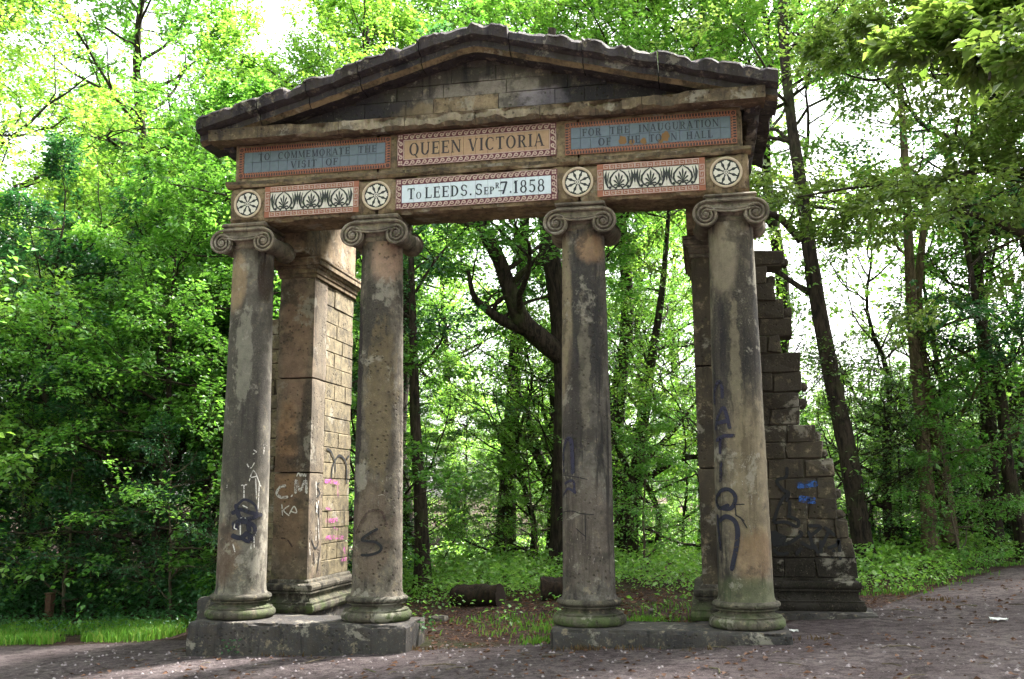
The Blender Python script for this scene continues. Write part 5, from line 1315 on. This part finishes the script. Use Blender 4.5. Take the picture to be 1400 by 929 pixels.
# logs
M['char'] = bark_mat('blackened_log', '#1a1512', '#35291f', '#2a2a1c', .3)
M['cut'] = flat_mat('cut_wood', '#2c2019', .9, .6, 18, '#150f0c')
def log(px0, py0, px1, py1, Y, r, label, dy=.15):
    a = uy(px0, py0, Y); b = uy(px1, py1, Y+dy); zg = min(gz(a[0], a[1]), gz(b[0], b[1])); a[2] = gz(a[0], a[1])+r*.8; b[2] = gz(b[0], b[1])+r*.8
    e = empty('fallen_log', (a[0], a[1], gz(a[0], a[1])), label, 'log'); off = np.array(e.location)
    mb = MB(); n = 14; sd = 20; ax = unit(b-a); s1 = unit(np.cross(ax, [0, 0, 1])); s2 = np.cross(s1, ax); vs = []
    for i in range(n+1):
        c = a+(b-a)*i/n-off
        for k in range(sd):
            an = 2*pi*k/sd; rr = r*(1+.20*fbm(px0+cos(an)*1.5, sin(an)*1.5, i*.35)+.10*fbm(px0+cos(an)*5, sin(an)*5, i*.2))
            vs.append(c+(s1*cos(an)+s2*sin(an))*rr)
    mb.add(vs, [(i*sd+k, i*sd+(k+1) % sd, (i+1)*sd+(k+1) % sd, (i+1)*sd+k) for i in range(n) for k in range(sd)]); mb.build('bark', M['char'], e, smooth_ang=60)
    for end, c, sg in ((0, a, -1), (n, b, 1)):
        m2 = MB(); ring = [np.array(v) for v in mb.v[end*sd:(end+1)*sd]]; cc = c-off
        m2.add([cc+(q-cc)*.98+ax*sg*.004 for q in ring]+[cc+(q-cc)*.55+ax*sg*.010 for q in ring]+[cc+ax*sg*-.005], [(k, (k+1) % sd, sd+(k+1) % sd, sd+k) for k in range(sd)]+[(sd+k, sd+(k+1) % sd, 2*sd) for k in range(sd)])
        m2.build('cut_end', M['cut'], e, smooth_ang=60)
    return e
log(622, 800, 684, 806, 4.3, .17, 'short blackened log lying on the soil between the middle columns', -.25)
log(740, 790, 815, 792, 4.6, .19, 'log with a sawn end poking out from behind the inner right column', .2)
# square wooden post in the grass on the left
pz = uy(67, 838, 3.3); gx, gy = float(pz[0]), 3.3; z0 = gz(gx, gy)
e = empty('marker_post', (gx, gy, z0), 'short square brown wooden post standing in the grass on the left', 'post')
mb = MB(); mb.rbox(-.06, .06, -.06, .06, -.15, .44, .03, .003, .008, .03, 3); mb.build('post', flat_mat('weathered_wood', '#5c4334', .9, .6, 14, '#33261e'), e)
mb = MB(); mb.cbox(-.063, .063, -.063, .063, .442, .458, .006); mb.build('cap', flat_mat('post_top', '#6e5844', .9, .5, 20, '#43352a'), e)
# loose stones
M['loose'] = stone_mat('loose_stone', '#6a6660', '#4f4b48', off=6.6, bstr=.8)
def stone(px, py, Y, w_, h_, label, seed):
    p = uy(px, py, Y); z = gz(p[0], Y); mb = MB(); mb.rbox(-w_/2, w_/2, -w_*.35, w_*.35, -.06, h_, .035, .01, .05, .08, seed); o = mb.build('loose_stone', M['loose']); o.location = (p[0], Y, z); o.rotation_euler = (0, .05, seed); tag(o, label, 'stone')
stone(600, 836, 2.6, .26, .07, 'flat grey stone on the soil right of the tall plinth', 3)
stone(890, 838, 2.5, .13, .08, 'small pale stone in the grass between the two right columns', 5)
stone(1103, 792, 3.3, .3, .1, 'dark stone by the foot of the ruined wing wall', 8)
# scraps of paper
M['paper'] = flat_mat('paper', '#dcdcd8', .8, .2, 10, '#a8a8a4')
def scrap(px, py, Z, s, label, seed):
    p = uz(px, py, Z); r = random.Random(seed); z = gz(p[0], p[1])+.012; mb = MB(); n = 6
    vs = [(s*(i/(n-1)-.5)+r.uniform(-.01, .01), s*.6*(j/(n-1)-.5)+r.uniform(-.01, .01), r.uniform(0, .03)) for j in range(n) for i in range(n)]
    mb.add(vs, [(j*n+i, j*n+i+1, (j+1)*n+i+1, (j+1)*n+i) for j in range(n-1) for i in range(n-1)]); o = mb.build('paper_scrap', M['paper'], smooth_ang=None); o.location = (p[0], p[1], z); tag(o, label, 'litter')
    m_ = o.modifiers.new('thickness', 'SOLIDIFY'); m_.thickness = .002
scrap(1366, 855, -.05, .16, 'flattened white scrap of paper on the path at the right', 1)
scrap(1084, 872, -.15, .10, 'crumpled white scrap at the outer end of the low plinth', 2)
scrap(936, 884, -.2, .11, 'pale crumpled scrap in front of the low plinth', 3)
# small plants against the plinths
def sprig(x, y, z, s, label):
    P_ = []; k = 26; az = R5.random(k)*6.283; rr = R5.random(k)*.10*s
    pos = np.stack([rr*np.cos(az), -abs(rr*np.sin(az))*.5, R5.random(k)*.16*s], 1)
    me = leaves_mesh('plant', pos, np.stack([np.cos(az), np.sin(az), R5.normal(.2, .3, k)], 1), np.array([0, -.4, 1.])+R5.normal(0, .4, (k, 3)), .05*s*(.6+R5.random(k)*.7), .035*s*(.6+R5.random(k)*.7))
    me.materials.append(M['leaf_dark']); o = link('weed', me); o.location = (x, y, z); tag(o, label, 'weed')
q = uy(315, 893, -.52); sprig(q[0], -.5, gz(q[0], -.5)+.01, 1.0, 'small weed at the foot of the taller plinth')
sprig(-.66, .1, gz(-.66, .1)+.12, 1.1, 'weed growing by the corner of the taller plinth')
